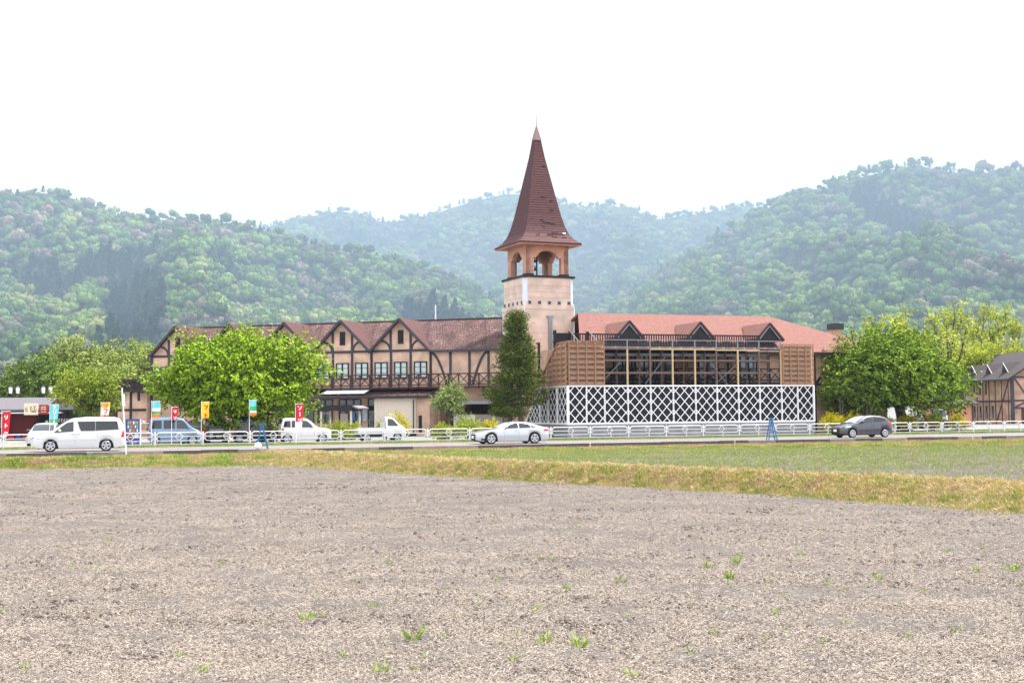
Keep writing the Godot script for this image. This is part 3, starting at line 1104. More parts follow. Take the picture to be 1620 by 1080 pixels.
	roof_quad(b, Vector3(-9.5, 3.36, 2.5), Vector3(3.7, 3.36, 2.5), Vector3(3.2, 3.92, 0.0), Vector3(-9.5, 3.92, 0.0))
	var pent := part(t, "pent_roof", b, R)
	for k in 15:
		beam(pent, "roof_batten", Vector3(-9.2 + k * 0.9, 3.41, 2.45), Vector3(-9.2 + k * 0.9, 3.95, 0.05), 0.1, 0.06, R, Vector3(0, 1, 0))
	slab(pent, "gutter", -9.5, 3.75, 3.18, 3.34, 2.46, 2.62, M["metal_dark"])
	var tarp := MB.new()
	roof_quad(tarp, Vector3(-6.4, 3.62, 2.3), Vector3(-2.4, 3.62, 2.3), Vector3(-2.4, 3.98, 0.9), Vector3(-6.4, 3.98, 0.9), 0.05)
	part(pent, "white_panel", tarp, M["white_paint"])
	for w in [[-9.2, -8.2, 1.1, 3.1, 1], [-7.87, -6.4, 1.1, 3.15, 2], [-5.82, -3.7, 0.1, 3.14, 3], [-3.06, -1.62, 0.6, 3.14, 2]]:
		window(t, (w[0] + w[1]) / 2, (w[2] + w[3]) / 2, w[1] - w[0], w[3] - w[2], 0.0, w[4], 2, M["metal_dark"], M["glass"], 0.07)
	slab(t, "door_leaf", -5.62, -4.9, 0.1, 1.9, 0.13, 0.17, mt("door_paper", 196, 184, 172, 0.8))
	slab(t, "notice", -3.62, -3.14, 1.25, 2.2, 0.0, 0.05, mt("notice", 206, 214, 222, 0.6))
	for k in 2:
		slab(t, "poster", -4.62 + k * 0.72, -4.22 + k * 0.62, 1.3, 2.0, 0.13, 0.15, mt("poster_blue", 60, 130, 196, 0.6))
	for k in 7:
		var x := -7.5 + k * 0.15
		beam(t, "window_lettering", Vector3(x, 1.85, 0.14), Vector3(x + 0.08, 2.0 + 0.05 * (k % 3), 0.14), 0.035, 0.01, M["white_paint"])
	slab(t, "shutter_wall", -1.56, 2.2, 0.2, 3.15, 0.2, 2.1, M["shutter"])
	for k in 20:
		slab(t, "shutter_rib", -1.5 + k * 0.18, -1.42 + k * 0.18, 0.2, 3.15, 2.1, 2.13, M["shutter"])
	slab(t, "side_wall", 2.21, 3.4, 0, 3.15, 0.0, 2.0, P)
	slab(t, "side_door", 2.42, 2.72, 0.3, 1.7, 2.0, 2.03, M["timber_black"])
	beam(t, "down_pipe", Vector3(2.05, 0.2, 2.25), Vector3(2.05, 3.0, 2.25), 0.08, 0.08, M["metal_dark"])
	slab(t, "entry_canopy", 5.1, 8.9, 2.6, 2.85, 0.0, 1.6, M["metal_grey"])
	slab(t, "panel_wall", 5.0, 6.9, 0.0, 1.75, 0.4, 0.6, mt("panel_white", 214, 210, 208, 0.7))
	slab(t, "panel_wall", 6.95, 9.3, 0.0, 1.75, 0.4, 0.6, mt("panel_grey", 158, 148, 142, 0.7))
	# cable wheel ornament leaning on the shop window
	var wh := thing("wheel_ornament", "round grey spoked wheel standing against the shop window", "wheel", t.transform * Vector3(-1.98, 1.15, 0.5), -0.31)
	var ring := []
	for k in 24: ring.append(Vector3(cos(TAU * k / 24) * 0.75, sin(TAU * k / 24) * 0.75, 0))
	b = MB.new()
	b.tube(ring, [0.07], 6, true)
	part(wh, "rim", b, M["metal_grey"])
	for k in 6:
		beam(wh, "spoke", Vector3(cos(TAU * k / 6) * 0.12, sin(TAU * k / 6) * 0.12, 0), Vector3(cos(TAU * k / 6) * 0.74, sin(TAU * k / 6) * 0.74, 0), 0.09, 0.05, M["metal_dark"])
	b = MB.new()
	b.tube([Vector3(0, 0, -0.1), Vector3(0, 0, 0.1)], [0.16], 10)
	part(wh, "hub", b, M["metal_grey"])
	slab(wh, "stand", -0.3, 0.3, -1.15, -0.7, -0.12, 0.12, M["metal_dark"])
	# bus shelter
	var sh := thing("bus_shelter", "dark flat roofed shelter on slim white posts before the shop", "shelter", t.transform * Vector3(-4.6, 0, 6.0), -0.31)
	slab(sh, "roof", -4.2, 3.3, 2.14, 2.6, -1.0, 1.0, M["timber_black"])
	beam(sh, "roof_end", Vector3(3.3, 2.5, 0), Vector3(3.85, 2.3, 0), 0.12, 1.9, M["metal_grey"])
	for u in [-3.6, 0.45, 3.1]:
		for z in [-0.8, 0.8]:
			slab(sh, "post", u - 0.06, u + 0.06, 0, 2.2, z - 0.06, z + 0.06, M["shutter"])
	slab(sh, "bench", -3.2, 2.6, 0.4, 0.46, -0.8, -0.4, M["wood_weather"])

func balcony_rail(parent: Node, u0: float, u1: float, z: float, m: Material, bays: int) -> void:
	slab(parent, "top_rail", u0, u1, 5.1, 5.2, z - 0.06, z + 0.06, m).position -= parent.position
	slab(parent, "bottom_rail", u0, u1, 4.2, 4.3, z - 0.05, z + 0.05, m).position -= parent.position
	var w := (u1 - u0) / bays
	var post := bx(0.1, 1.3, 0.1)
	var q := MB.new()
	q.bar(Vector3(-w / 2 + 0.05, -0.4, 0), Vector3(w / 2 - 0.05, 0.4, 0), 0.07, 0.05)
	var dg := q.mesh()
	q = MB.new()
	q.bar(Vector3(-w / 2 + 0.05, 0.4, 0.01), Vector3(w / 2 - 0.05, -0.4, 0.01), 0.07, 0.05)
	var dg2 := q.mesh()
	for i in bays + 1:
		placed(parent, "rail_post", post, m, Vector3(u0 + w * i, 4.55, z) - parent.position)
		if i < bays:
			placed(parent, "cross_brace", dg, m, Vector3(u0 + w * (i + 0.5), 4.7, z) - parent.position)
			placed(parent, "cross_brace", dg2, m, Vector3(u0 + w * (i + 0.5), 4.7, z) - parent.position)

# ---------------------------------------------------------------- bell tower
func tower() -> void:
	var t := thing("bell_tower", "square salmon bell tower with open belfry and steep dark red spire", "tower", W(2.226, 105.95), 0.4)
	var hw := 2.27
	var ch := 0.32
	var P: Material = M["plaster_tower"]
	# shaft: lower part full square with cut corners above
	var oct := func(h: float, c: float) -> Array:
		return [Vector2(-h + c, h), Vector2(h - c, h), Vector2(h, h - c), Vector2(h, -h + c), Vector2(h - c, -h), Vector2(-h + c, -h), Vector2(-h, -h + c), Vector2(-h, h - c)]
	var b := MB.new()
	var lv := [[0.0, hw, 0.02], [10.55, hw, 0.02], [10.9, hw, ch], [12.95, hw, ch]]
	for i in 3:
		var p0: Array = oct.call(lv[i][1], lv[i][2])
		var p1: Array = oct.call(lv[i + 1][1], lv[i + 1][2])
		for k in 8:
			var k2 := (k + 1) % 8
			b.quad(Vector3(p0[k].x, lv[i][0], p0[k].y), Vector3(p0[k2].x, lv[i][0], p0[k2].y), Vector3(p1[k2].x, lv[i + 1][0], p1[k2].y), Vector3(p1[k].x, lv[i + 1][0], p1[k].y))
	b.quad(Vector3(-hw, 12.95, hw), Vector3(hw, 12.95, hw), Vector3(hw, 12.95, -hw), Vector3(-hw, 12.95, -hw))
	var shaft := part(t, "shaft", b, P)
	# pale flashing on the cut corners
	for s in [[-1, 1], [1, 1], [1, -1], [-1, -1]]:
		var cx: float = s[0]
		var cz: float = s[1]
		b = MB.new()
		var out := Vector3(cx, 0, cz).normalized()
		b.bar(Vector3(cx * (hw - ch / 2), 10.9, cz * (hw - ch / 2)) + out * 0.012, Vector3(cx * (hw - ch / 2), 12.9, cz * (hw - ch / 2)) + out * 0.012, 0.44, 0.03, out)
		b.bar(Vector3(cx * hw, 3.0, cz * hw) - out * 0.02, Vector3(cx * hw, 10.6, cz * hw) - out * 0.02, 0.1, 0.08, out)
		part(t, "corner_flashing", b, M["metal_pale"])
	# panel joints as thin raised lips, square vents
	for f in 4:
		var bs := Basis(Vector3.UP, f * PI / 2)
		for y in [10.32, 8.4, 6.5]:
			placed(shaft, "joint", bx(4.4, 0.03, 0.02), M["plaster_belfry"], bs * Vector3(0, y, hw + 0.005), bs)
		for y in [12.3, 11.75, 11.3]:
			placed(shaft, "joint", bx(3.8, 0.02, 0.015), M["plaster_belfry"], bs * Vector3(0, y, hw + 0.003), bs)
		for k in 5:
			var v := placed(shaft, "vent", bx(0.3, 0.3, 0.05), M["metal_grey"], bs * Vector3(-1.78 + k * 0.89, 10.88, hw + 0.01), bs)
			placed(v, "grille", bx(0.2, 0.2, 0.02), M["timber"], Vector3(0, 0, 0.03))
	# long rain pipe with funnel head
	b = MB.new()
	b.prism(PackedVector2Array([Vector2(-0.32, 9.8), Vector2(-0.15, 9.55), Vector2(-0.15, 4.0), Vector2(0.15, 4.0), Vector2(0.15, 9.55), Vector2(0.32, 9.8)]), hw, hw + 0.2)
	part(t, "rain_pipe", b, M["metal_grey"])
	slab(t, "parapet_cap", -hw - 0.08, hw + 0.08, 12.95, 13.13, -hw - 0.08, hw + 0.08, M["timber_black"])
	# belfry: four faces with a stepped arch opening
	var P2: Material = M["plaster_belfry"]
	var bw := 1.94
	var prof := PackedVector2Array()
	prof.append_array([Vector2(-bw, 13.13), Vector2(-1.27, 13.13), Vector2(-1.27, 14.62), Vector2(-0.98, 14.62), Vector2(-0.98, 14.78)])
	for k in 9:
		var a := PI - PI * k / 8.0
		prof.append(Vector2(cos(a) * 0.84, 14.78 + sin(a) * 0.46))
	prof.append_array([Vector2(0.98, 14.78), Vector2(0.98, 14.62), Vector2(1.27, 14.62), Vector2(1.27, 13.13), Vector2(bw, 13.13), Vector2(bw, 15.75), Vector2(-bw, 15.75)])
	for f in 4:
		b = MB.new()
		b.prism(prof, bw - 0.42 + (0.004 if f % 2 else 0.0), bw - (0.004 if f % 2 else 0.0))
		var o := part(t, "arched_face", b, P2)
		o.rotation.y = f * PI / 2
	for s in [[-1, 1], [1, 1], [1, -1], [-1, -1]]:
		slab(t, "pier_foot", s[0] * 1.98, s[0] * 1.24, 13.13, 13.3, s[1] * 1.98, s[1] * 1.24, M["timber_black"])
	slab(t, "belfry_ceiling", -1.9, 1.9, 15.6, 15.74, -1.9, 1.9, M["timber_red"])
	# bells in a frame, inside
	var bf := thing("carillon", "dark frame with two rows of small bells in the belfry", "bells", W(2.226, 105.95, 13.13), 0.4)
	for x in [-1.0, -0.1]:
		slab(bf, "frame_post", x - 0.05, x + 0.05, 0, 2.45, -0.05, 0.05, M["metal_dark"])
	for y in [0.95, 1.65]:
		slab(bf, "frame_rail", -1.0, -0.1, y, y + 0.07, -0.04, 0.04, M["metal_dark"])
		for k in 3:
			b = MB.new()
			var c := Vector3(-0.85 + k * 0.3, y - 0.02, 0)
			b.tube([c, c - Vector3(0, 0.08, 0), c - Vector3(0, 0.22, 0), c - Vector3(0, 0.3, 0)], [0.03, 0.08, 0.1, 0.15], 10)
			part(bf, "bell", b, M["black_trim"])
	# spire: flared pyramid with courses
	var prs := [[15.72, 2.78], [15.86, 2.78], [16.05, 2.5], [16.3, 2.24], [16.7, 1.98], [17.3, 1.75], [18.3, 1.5], [19.8, 1.2], [21.6, 0.85], [23.4, 0.5], [24.85, 0.28], [26.2, 0.02]]
	b = MB.new()
	var course := MB.new()
	for i in prs.size() - 1:
		var y0: float = prs[i][0]
		var y1: float = prs[i + 1][0]
		var r0: float = prs[i][1]
		var r1: float = prs[i + 1][1]
		if i == prs.size() - 2: break
		for f in 4:
			var bs := Basis(Vector3.UP, f * PI / 2)
			var steps := maxi(1, int((y1 - y0) / 0.2)) if i > 0 else 1
			for s in steps:
				var ya := lerpf(y0, y1, s / float(steps))
				var yb := lerpf(y0, y1, (s + 1) / float(steps))
				var ra := lerpf(r0, r1, s / float(steps)) + (0.025 if i > 0 else 0.0)
				var rb := lerpf(r0, r1, (s + 1) / float(steps))
				b.quad(bs * Vector3(-ra, ya, ra), bs * Vector3(ra, ya, ra), bs * Vector3(rb, yb, rb), bs * Vector3(-rb, yb, rb))
	var sp := part(t, "spire", b, M["spire"])
	slab(t, "soffit", -2.76, 2.76, 15.66, 15.73, -2.76, 2.76, M["plaster_belfry"])
	b = MB.new()
	for f in 4:
		var bs := Basis(Vector3.UP, f * PI / 2)
		b.tri(bs * Vector3(-0.33, 24.82, 0.33), bs * Vector3(0.33, 24.82, 0.33), Vector3(0, 26.25, 0))
	part(sp, "metal_tip", b, M["spire_cap"])
	b = MB.new()
	b.tube([Vector3(0, 26.1, 0), Vector3(0, 27.1, 0)], [0.05, 0.025], 6)
	part(sp, "lightning_rod", b, M["metal_grey"])
	# lost shingles
	var r := RandomNumberGenerator.new()
	r.seed = 12
	for k in [[0.35, 22.6, 0.25], [0.0, 19.9, 0.35], [0.75, 19.6, 0.25], [0.7, 18.8, 0.3], [-0.3, 17.9, 0.3], [0.2, 17.7, 0.8], [0.6, 17.62, 0.5], [-0.2, 17.3, 0.3], [0.7, 16.75, 0.6], [0.45, 16.6, 0.9], [0.2, 16.5, 0.5], [0.9, 16.62, 0.5], [1.3, 16.6, 0.5], [1.45, 16.35, 0.4], [-0.9, 16.5, 0.3], [0.6, 16.38, 0.5]]:
		var y: float = k[1]
		var rr := 0.0
		for i in prs.size() - 1:
			if y >= prs[i][0] and y < prs[i + 1][0]:
				rr = lerpf(prs[i][1], prs[i + 1][1], (y - prs[i][0]) / (prs[i + 1][0] - prs[i][0]))
		placed(sp, "lost_shingle", bx(k[2], 0.1, 0.06), M["shingle_dark"], Vector3(k[0], y, rr + 0.02), Basis(Vector3.RIGHT, -0.25))
	for k in [[1.55, 16.75], [1.65, 16.62]]:
		placed(sp, "loose_shingle", bx(0.2, 0.12, 0.03), M["metal_pale"], Vector3(k[0], k[1], 1.98), Basis(Vector3.RIGHT, -0.8))

# ---------------------------------------------------------------- right hall
func right_hall() -> void:
	# local frame of the road: x along, z towards the camera; the wall stands at z = -8.6
	var t := thing("east_hall", "salmon hall with wide pink red hipped roof behind the timber screen", "building", FR(0, 0), TH)
	var P: Material = M["plaster_right"]
	var K: Material = M["timber_black"]
	var wz := -8.6
	slab(t, "wall", 29.0, 59.0, 0, 6.6, wz - 14, wz, P)
	var b := MB.new()
	var e0 := Vector3(31.4, 6.55, wz + 0.7)
	var e1 := Vector3(60.0, 6.55, wz + 0.7)
	var r0 := Vector3(34.3, 10.0, wz - 7)
	var r1 := Vector3(52.0, 10.0, wz - 7)
	roof_quad(b, e0, e1, r1, r0, 0.15)
	roof_tri(b, e1, Vector3(60, 6.55, wz - 14.7), r1, 0.15)
	roof_quad(b, Vector3(60, 6.55, wz - 14.7), Vector3(32.6, 6.55, wz - 14.7), r0, r1, 0.15)
	var roof := part(t, "roof", b, M["roof_pink"])
	slab(t, "eaves_board", 31.4, 60.02, 6.3, 6.5, wz + 0.62, wz + 0.74, K)
	# three triangular dormers
	for u in [35.7, 41.8, 48.0]:
		b = MB.new()
		var f := wz + 0.2
		var ya := 8.85
		for s in [-1.0, 1.0]:
			var e := Vector3(u + s * 1.25, 7.55, f)
			var a := Vector3(u, ya, f)
			var a2 := Vector3(u, ya, f - 4.4)
			var e2 := Vector3(u + s * 1.25, 7.55, f - 1.8)
			if s < 0: roof_quad(b, e, a, a2, e2, -0.08)
			else: roof_quad(b, e, e2, a2, a, -0.08)
		var d := part(t, "dormer", b, M["roof_pink"])
		b = MB.new()
		b.prism(PackedVector2Array([Vector2(u - 1.1, 7.5), Vector2(u + 1.1, 7.5), Vector2(u, 8.7)]), f - 2.2, f - 0.15)
		part(d, "louvre", b, M["timber_black"])
		for s in [-1.0, 1.0]:
			beam(d, "rake_board", Vector3(u + s * 1.27, 7.48, f + 0.03), Vector3(u, 8.86, f + 0.03), 0.16, 0.06, M["timber_red"])
			beam(d, "inner_board", Vector3(u + s * 1.0, 7.52, f - 0.05), Vector3(u, 8.64, f - 0.05), 0.09, 0.05, M["metal_grey"])
		slab(d, "sill", u - 1.2, u + 1.2, 7.4, 7.55, f - 2.0, f - 0.02, K)
	# timbers of the visible right part
	for u in [52.1, 54.05, 55.5, 57.9]:
		slab(t, "timber", u - 0.13, u + 0.13, 0, 6.5, wz, wz + 0.08, K)
	slab(t, "band_beam", 52.2, 59.0, 3.86, 4.06, wz, wz + 0.07, K)
	arc_beam(t, "curved_brace", Vector2(52.3, 4.1), Vector2(53.1, 4.9), Vector2(53.6, 6.4), 0.2, wz, wz + 0.06, K)
	# upper windows behind the scaffolding
	for k in 11:
		var u := 31.5 + k * 1.82
		if k % 4 == 1 or k == 7:
			slab(t, "timber", u - 0.1, u + 0.1, 3.9, 6.4, wz, wz + 0.07, K)
		else:
			window(t, u, 5.3, 1.6, 1.9, wz, 2, 2, K, M["glass_blue"] if k % 3 else M["pane_pale"])
	# back terrace with its rail
	var bal := slab(t, "balcony", 30.0, 50.0, 3.95, 4.1, wz, wz + 1.3, K)
	balcony_rail(bal, 30.0, 50.0, wz + 1.3, K, 22)
	var chim := thing("chimney", "salmon brick chimney with dark cap rising behind the east hall", "chimney", spot(1325, 113, 5.0), TH)
	slab(chim, "stack", -0.45, 0.45, 0, 4.0, -0.45, 0.45, M["plaster_right"])
	slab(chim, "cap", -0.52, 0.52, 4.0, 4.55, -0.55, 0.55, M["metal_dark"])

# ---------------------------------------------------------------- timber screen in front of it
func lattice_wall() -> void:
	var z := -2.6
	var t := thing("lattice_wall", "white diagonal lattice over dark boards on a grey plinth", "wall", FR(28.3, z), TH)
	var white: Material = M["white_paint"]
	var us := [0.0, 1.4, 2.8, 4.62, 6.42, 8.22, 10.03, 11.79, 13.57, 15.35, 17.2, 18.57, 19.95]
	var y0 := 1.05
	var y1 := 3.7
	slab(t, "plinth", -0.02, 20.0, 0, 1.03, -0.35, 0.05, M["plinth"])
	slab(t, "backing_board", 0.0, 19.95, y0, y1, -0.14, -0.08, M["navy_board"])
	slab(t, "top_rail", -0.06, 20.0, y1 - 0.02, y1 + 0.1, -0.1, 0.06, white)
	slab(t, "bottom_rail", -0.06, 20.0, y0 - 0.04, y0 + 0.08, -0.1, 0.06, white)
	for i in us.size() - 1:
		lattice_panel(t, us[i], us[i + 1], y0, y1, Transform3D.IDENTITY, white, i)
	slab(t, "end_post", 19.9, 20.02, y0, y1, -0.07, 0.07, white)
	# left return, running back from the corner, ending in a slope
	var ret := Transform3D(Basis(Vector3.UP, PI / 2), Vector3(0, 0, 0))   # local x runs back (-z)
	var rb := [0.0, 2.2, 4.1, 5.8]
	for i in 3:
		lattice_panel(t, -rb[i + 1], -rb[i], y0, y1, Transform3D(Basis(Vector3.UP, -PI / 2), Vector3(0, 0, 0)), white, i + 20)
	placed(t, "corner_post", bx(0.16, y1 - y0 + 0.1, 0.16), white, Vector3(-0.02, (y0 + y1) / 2, 0.0))
	slab(t, "backing_board", 0.06, 0.1, y0, y1, -5.8, -0.15, M["navy_board"])
	slab(t, "top_rail", -0.06, 0.06, y1 - 0.02, y1 + 0.1, -5.8, 0.0, white)
	slab(t, "bottom_rail", -0.06, 0.06, y0 - 0.04, y0 + 0.08, -9.2, 0.0, white)
	slab(t, "plinth", -0.02, 0.2, 0, 1.0, -9.3, -0.36, M["plinth"])
	# sloping end bay
	var bay := MB.new()
	bay.bar(Vector3(0, y1, -5.8), Vector3(0, y0, -9.2), 0.12, 0.1, Vector3(1, 0, 0))
	bay.bar(Vector3(0, y1 + 0.05, -5.8), Vector3(0, y0, -5.8), 0.16, 0.12, Vector3(1, 0, 0))
	var bp := part(t, "sloping_frame", bay, white)
	b_tri(t, Vector3(0.08, y0, -5.9), Vector3(0.08, y0, -9.1), Vector3(0.08, y1, -5.85), M["navy_board"])
	var slope_ := (y1 - y0) / 3.4
	var run := 0.95 / 0.78
	for k in 6:
		# falling slats, parallel to one another, cut by the sloping edge
		var yk := y0 + 0.25 + k * 0.62
		var q := (yk - y0) * run
		var zb := minf(q, 3.35)
		if yk <= y1: beam(bp, "slat", Vector3(-0.01, yk, -5.8), Vector3(-0.01, maxf(y0, yk - zb / run), -5.8 - zb), 0.06, 0.022, white, Vector3(1, 0, 0))
		# rising slats run from the post to the sloping edge
		var ys := y0 + k * 0.62 - 0.3
		var reach := (y1 - ys) / (1.0 / run + slope_)
		var z0 := 0.0
		if ys < y0:
			z0 = (y0 - ys) * run
		if reach > z0 + 0.1: beam(bp, "slat", Vector3(0.014, maxf(ys, y0), -5.8 - z0), Vector3(0.014, ys + reach / run, -5.8 - reach), 0.06, 0.022, white, Vector3(1, 0, 0))
	for k in 3:
		var z0 := 0.9 + k * 0.95
		var reach := (y1 - y0 + z0 / run) / (1.0 / run + slope_)
		if reach > z0 + 0.1: beam(bp, "slat", Vector3(0.014, y0, -5.8 - z0), Vector3(0.014, y0 + (reach - z0) / run, -5.8 - reach), 0.06, 0.022, white, Vector3(1, 0, 0))

	# upper boarding: overlapping planks behind battens, left and right of the open scaffold
	var s := thing("boarded_screen", "brown overlapping boards with orange battens above the lattice", "screen", FR(28.3, z), TH)
	boarding(s, 0.0, 2.78, 3.82, 6.88, 5)
	boarding(s, 17.25, 19.95, 3.82, 6.76, 5)
	# left return of the boarding with a cut corner
	var cut := [[0.0, 6.88], [1.8, 6.85], [4.5, 5.0], [4.7, 4.86], [5.8, 4.8]]
	var n := 8
	for k in n:
		var ya := 3.82 + k * 0.39
		var yb := minf(ya + 0.37, 6.88)
		var len := 5.8
		var ym := (ya + yb) / 2
		for i in cut.size() - 1:
			if ym > cut[i + 1][1] and ym <= cut[i][1]:
				len = lerpf(cut[i][0], cut[i + 1][0], clampf((cut[i][1] - ym) / maxf(0.01, cut[i][1] - cut[i + 1][1]), 0, 1))
		var pl := MB.new()
		pl.quad(Vector3(-0.12, ya, -len), Vector3(-0.12, ya, 0), Vector3(0.08, yb, 0), Vector3(0.08, yb, -len))
		pl.quad(Vector3(0.11, yb, -len), Vector3(0.11, yb, 0), Vector3(-0.07, ya, 0), Vector3(-0.07, ya, -len))
		pl.quad(Vector3(-0.07, ya, -len), Vector3(-0.07, ya, 0), Vector3(-0.12, ya, 0), Vector3(-0.12, ya, -len))
		part(s, "plank", pl, M["wood_brown"])
	for k in 7:
		var zz := -0.03 - k * 0.94
		var top := 6.9
		for i in cut.size() - 1:
			if -zz >= cut[i][0] and -zz <= cut[i + 1][0]:
				top = lerpf(cut[i][1], cut[i + 1][1], (-zz - cut[i][0]) / (cut[i + 1][0] - cut[i][0]))
		slab(s, "batten", -0.17, -0.1, 3.82, top, zz - 0.05, zz + 0.05, M["wood_orange"])
	for i in cut.size() - 1:
		beam(s, "cap_board", Vector3(-0.05, cut[i][1] + 0.03, -cut[i][0]), Vector3(-0.05, cut[i + 1][1] + 0.03, -cut[i + 1][0]), 0.07, 0.14, M["wood_orange"], Vector3(1, 0, 0))

	# open scaffold in the middle
	var c := thing("timber_scaffold", "open timber scaffold with pale posts and steel guard rail", "scaffold", FR(28.3, z), TH)
	var pale: Material = M["wood_pale"]
	var wea: Material = M["wood_weather"]
	var tones := [wea, pale, wea, pale, pale, wea, pale, wea, pale]
	for i in range(2, 11):
		var u: float = us[i]
		slab(c, "post", u - 0.055, u + 0.055, 3.82, 6.42, -0.1, 0.01, tones[i - 2] if i > 2 else wea)
		slab(c, "back_post", u - 0.05, u + 0.05, 3.0, 6.4, -2.0, -1.9, wea)
		slab(c, "rail_post", u - 0.035, u + 0.035, 6.5, 7.1, -0.06, 0.01, M["metal_grey"])
	for y in [4.7, 5.6]:
		slab(c, "ledger", 2.8, 17.2, y - 0.07, y + 0.06, -0.2, -0.11, wea)
		slab(c, "back_ledger", 2.8, 17.2, y - 0.05, y + 0.05, -2.1, -2.01, M["metal_dark"])
	slab(c, "header", 6.4, 11.8, 6.36, 6.46, -0.1, 0.02, pale)
	slab(c, "header", 11.82, 15.4, 6.33, 6.43, -0.1, 0.02, pale)
	slab(c, "header", 2.8, 6.38, 6.36, 6.46, -0.12, 0.0, wea)
	slab(c, "header", 15.42, 17.2, 6.36, 6.46, -0.12, 0.0, M["metal_dark"])
	slab(c, "eaves_beam", 2.8, 17.2, 6.0, 6.2, -2.3, -2.15, M["metal_grey"])
	for y in [6.52, 7.06]:
		slab(c, "guard_rail", 2.75, 17.3, y - 0.03, y + 0.03, -0.05, 0.0, M["metal_grey"])
	for k in 50:
		slab(c, "joist", 2.85 + k * 0.29, 2.97 + k * 0.29, 6.44, 6.58, -2.1, -0.13, wea if k % 3 else pale)
	slab(c, "deck", 2.8, 17.2, 6.58, 6.62, -5.6, -0.3, wea)
	for br in [[6.45, 3.9, 8.1, 5.9], [11.85, 5.4, 13.2, 3.85], [12.2, 3.9, 13.9, 5.3], [15.6, 5.9, 16.3, 5.1], [2.9, 3.9, 4.5, 5.5]]:
		beam(c, "diagonal_pole", Vector3(br[0], br[1], -1.0), Vector3(br[2], br[3], -1.0), 0.05, 0.05, M["metal_grey"])
	for k in 15:
		var u := 3.3 + k * 0.97
		slab(c, "inner_post", u - 0.06, u + 0.06, 0.5, 6.4, -3.6 - 0.4 * (k % 2), -3.5 - 0.4 * (k % 2), M["timber_black"] if k % 2 else M["wood_weather"])
	for k in 12:
		var u := 3.2 + k * 1.15
		beam(c, "knee_brace", Vector3(u, 3.9, -3.4), Vector3(u + 0.7, 4.6, -3.4), 0.09, 0.07, M["timber_black"])
		beam(c, "knee_brace", Vector3(u + 1.1, 3.9, -3.4), Vector3(u + 0.5, 4.6, -3.4), 0.09, 0.07, M["timber_black"])

	# dark slatted railing of the terrace behind, above the scaffold
	var g := thing("terrace_railing", "dark slatted railing round the terrace above the scaffold", "railing", FR(28.3, z), TH)
	var K: Material = M["timber_black"]
	var rail := slab(g, "top_rail", 0.2, 17.4, 7.62, 7.72, -3.5, -3.38, K)
	slab(g, "bottom_rail", 0.2, 17.4, 7.0, 7.12, -3.5, -3.38, K)
	slab(g, "base_board", 0.4, 17.4, 6.62, 6.98, -3.55, -3.4, M["metal_dark"])
	for k in 86:
		placed(g, "baluster", bx(0.085, 0.55, 0.05), K, Vector3(0.35 + k * 0.2, 7.36, -3.44))
	for k in 62:
		placed(g, "lower_baluster", bx(0.1, 0.5, 0.05), K, Vector3(2.9 + k * 0.235, 6.85, -1.2))
	for u in [0.4, 1.6, 3.0]:
		slab(g, "corner_post", u - 0.09, u + 0.09, 6.6, 7.95 - 0.03 * u, -3.7, -3.5, K)
	slab(g, "panel", 0.4, 1.6, 6.7, 7.7, -3.72, -3.66, M["timber"])
	for u in [1.7, 3.2]:
		beam(g, "steel_stay", Vector3(u - 0.3, 7.9, -3.2), Vector3(u + 0.35, 6.9, -2.6), 0.06, 0.06, M["metal_grey"])
	for u in [-0.35]:
		slab(g, "old_post", u - 0.08, u + 0.08, 4.2, 7.1, -5.1, -4.95, K)
	slab(g, "old_rail", -0.35, 1.3, 4.78, 4.93, -5.1, -4.95, K)

func lattice_panel(t: Node, u0: float, u1: float, y0: float, y1: float, xf: Transform3D, m: Material, idx: int) -> void:
	var b := MB.new()
	b.b2(u0 - 0.038, u0 + 0.038, y0, y1, -0.06, 0.05)
	var fr := part(t, "lattice_panel", b, m)
	fr.transform = xf
	var w := u1 - u0
	var h := y1 - y0
	var cellw := 0.745
	var cells := maxi(2, roundi(w / (cellw * 0.5))) * 0.5
	var cw := w / cells
	var slope := 0.78 / cw
	for sgn in [1.0, -1.0]:
		var k := -int(h / (slope * cw)) - 3
		while k < cells + h / (slope * cw) + 3:
			var base := u0 + k * cw + (0.25 * cw)
			# line x = base + sgn * (y - y0) / slope, clipped to the panel
			var ya := y0
			var yb := y1
			var xa := base
			var xb: float = base + sgn * h / slope
			k += 1
			var lo := u0 + 0.03
			var hi := u1 - 0.03
			if maxf(xa, xb) <= lo or minf(xa, xb) >= hi: continue
			if sgn > 0:
				if xa < lo:
					ya = y0 + (lo - xa) * slope
					xa = lo
				if xb > hi:
					yb = y1 - (xb - hi) * slope
					xb = hi
			else:
				if xa > hi:
					ya = y0 + (xa - hi) * slope
					xa = hi
				if xb < lo:
					yb = y1 - (lo - xb) * slope
					xb = lo
			if yb - ya < 0.12: continue
			beam(fr, "slat", Vector3(xa, ya, 0.012 * sgn), Vector3(xb, yb, 0.012 * sgn), 0.06, 0.022, m)

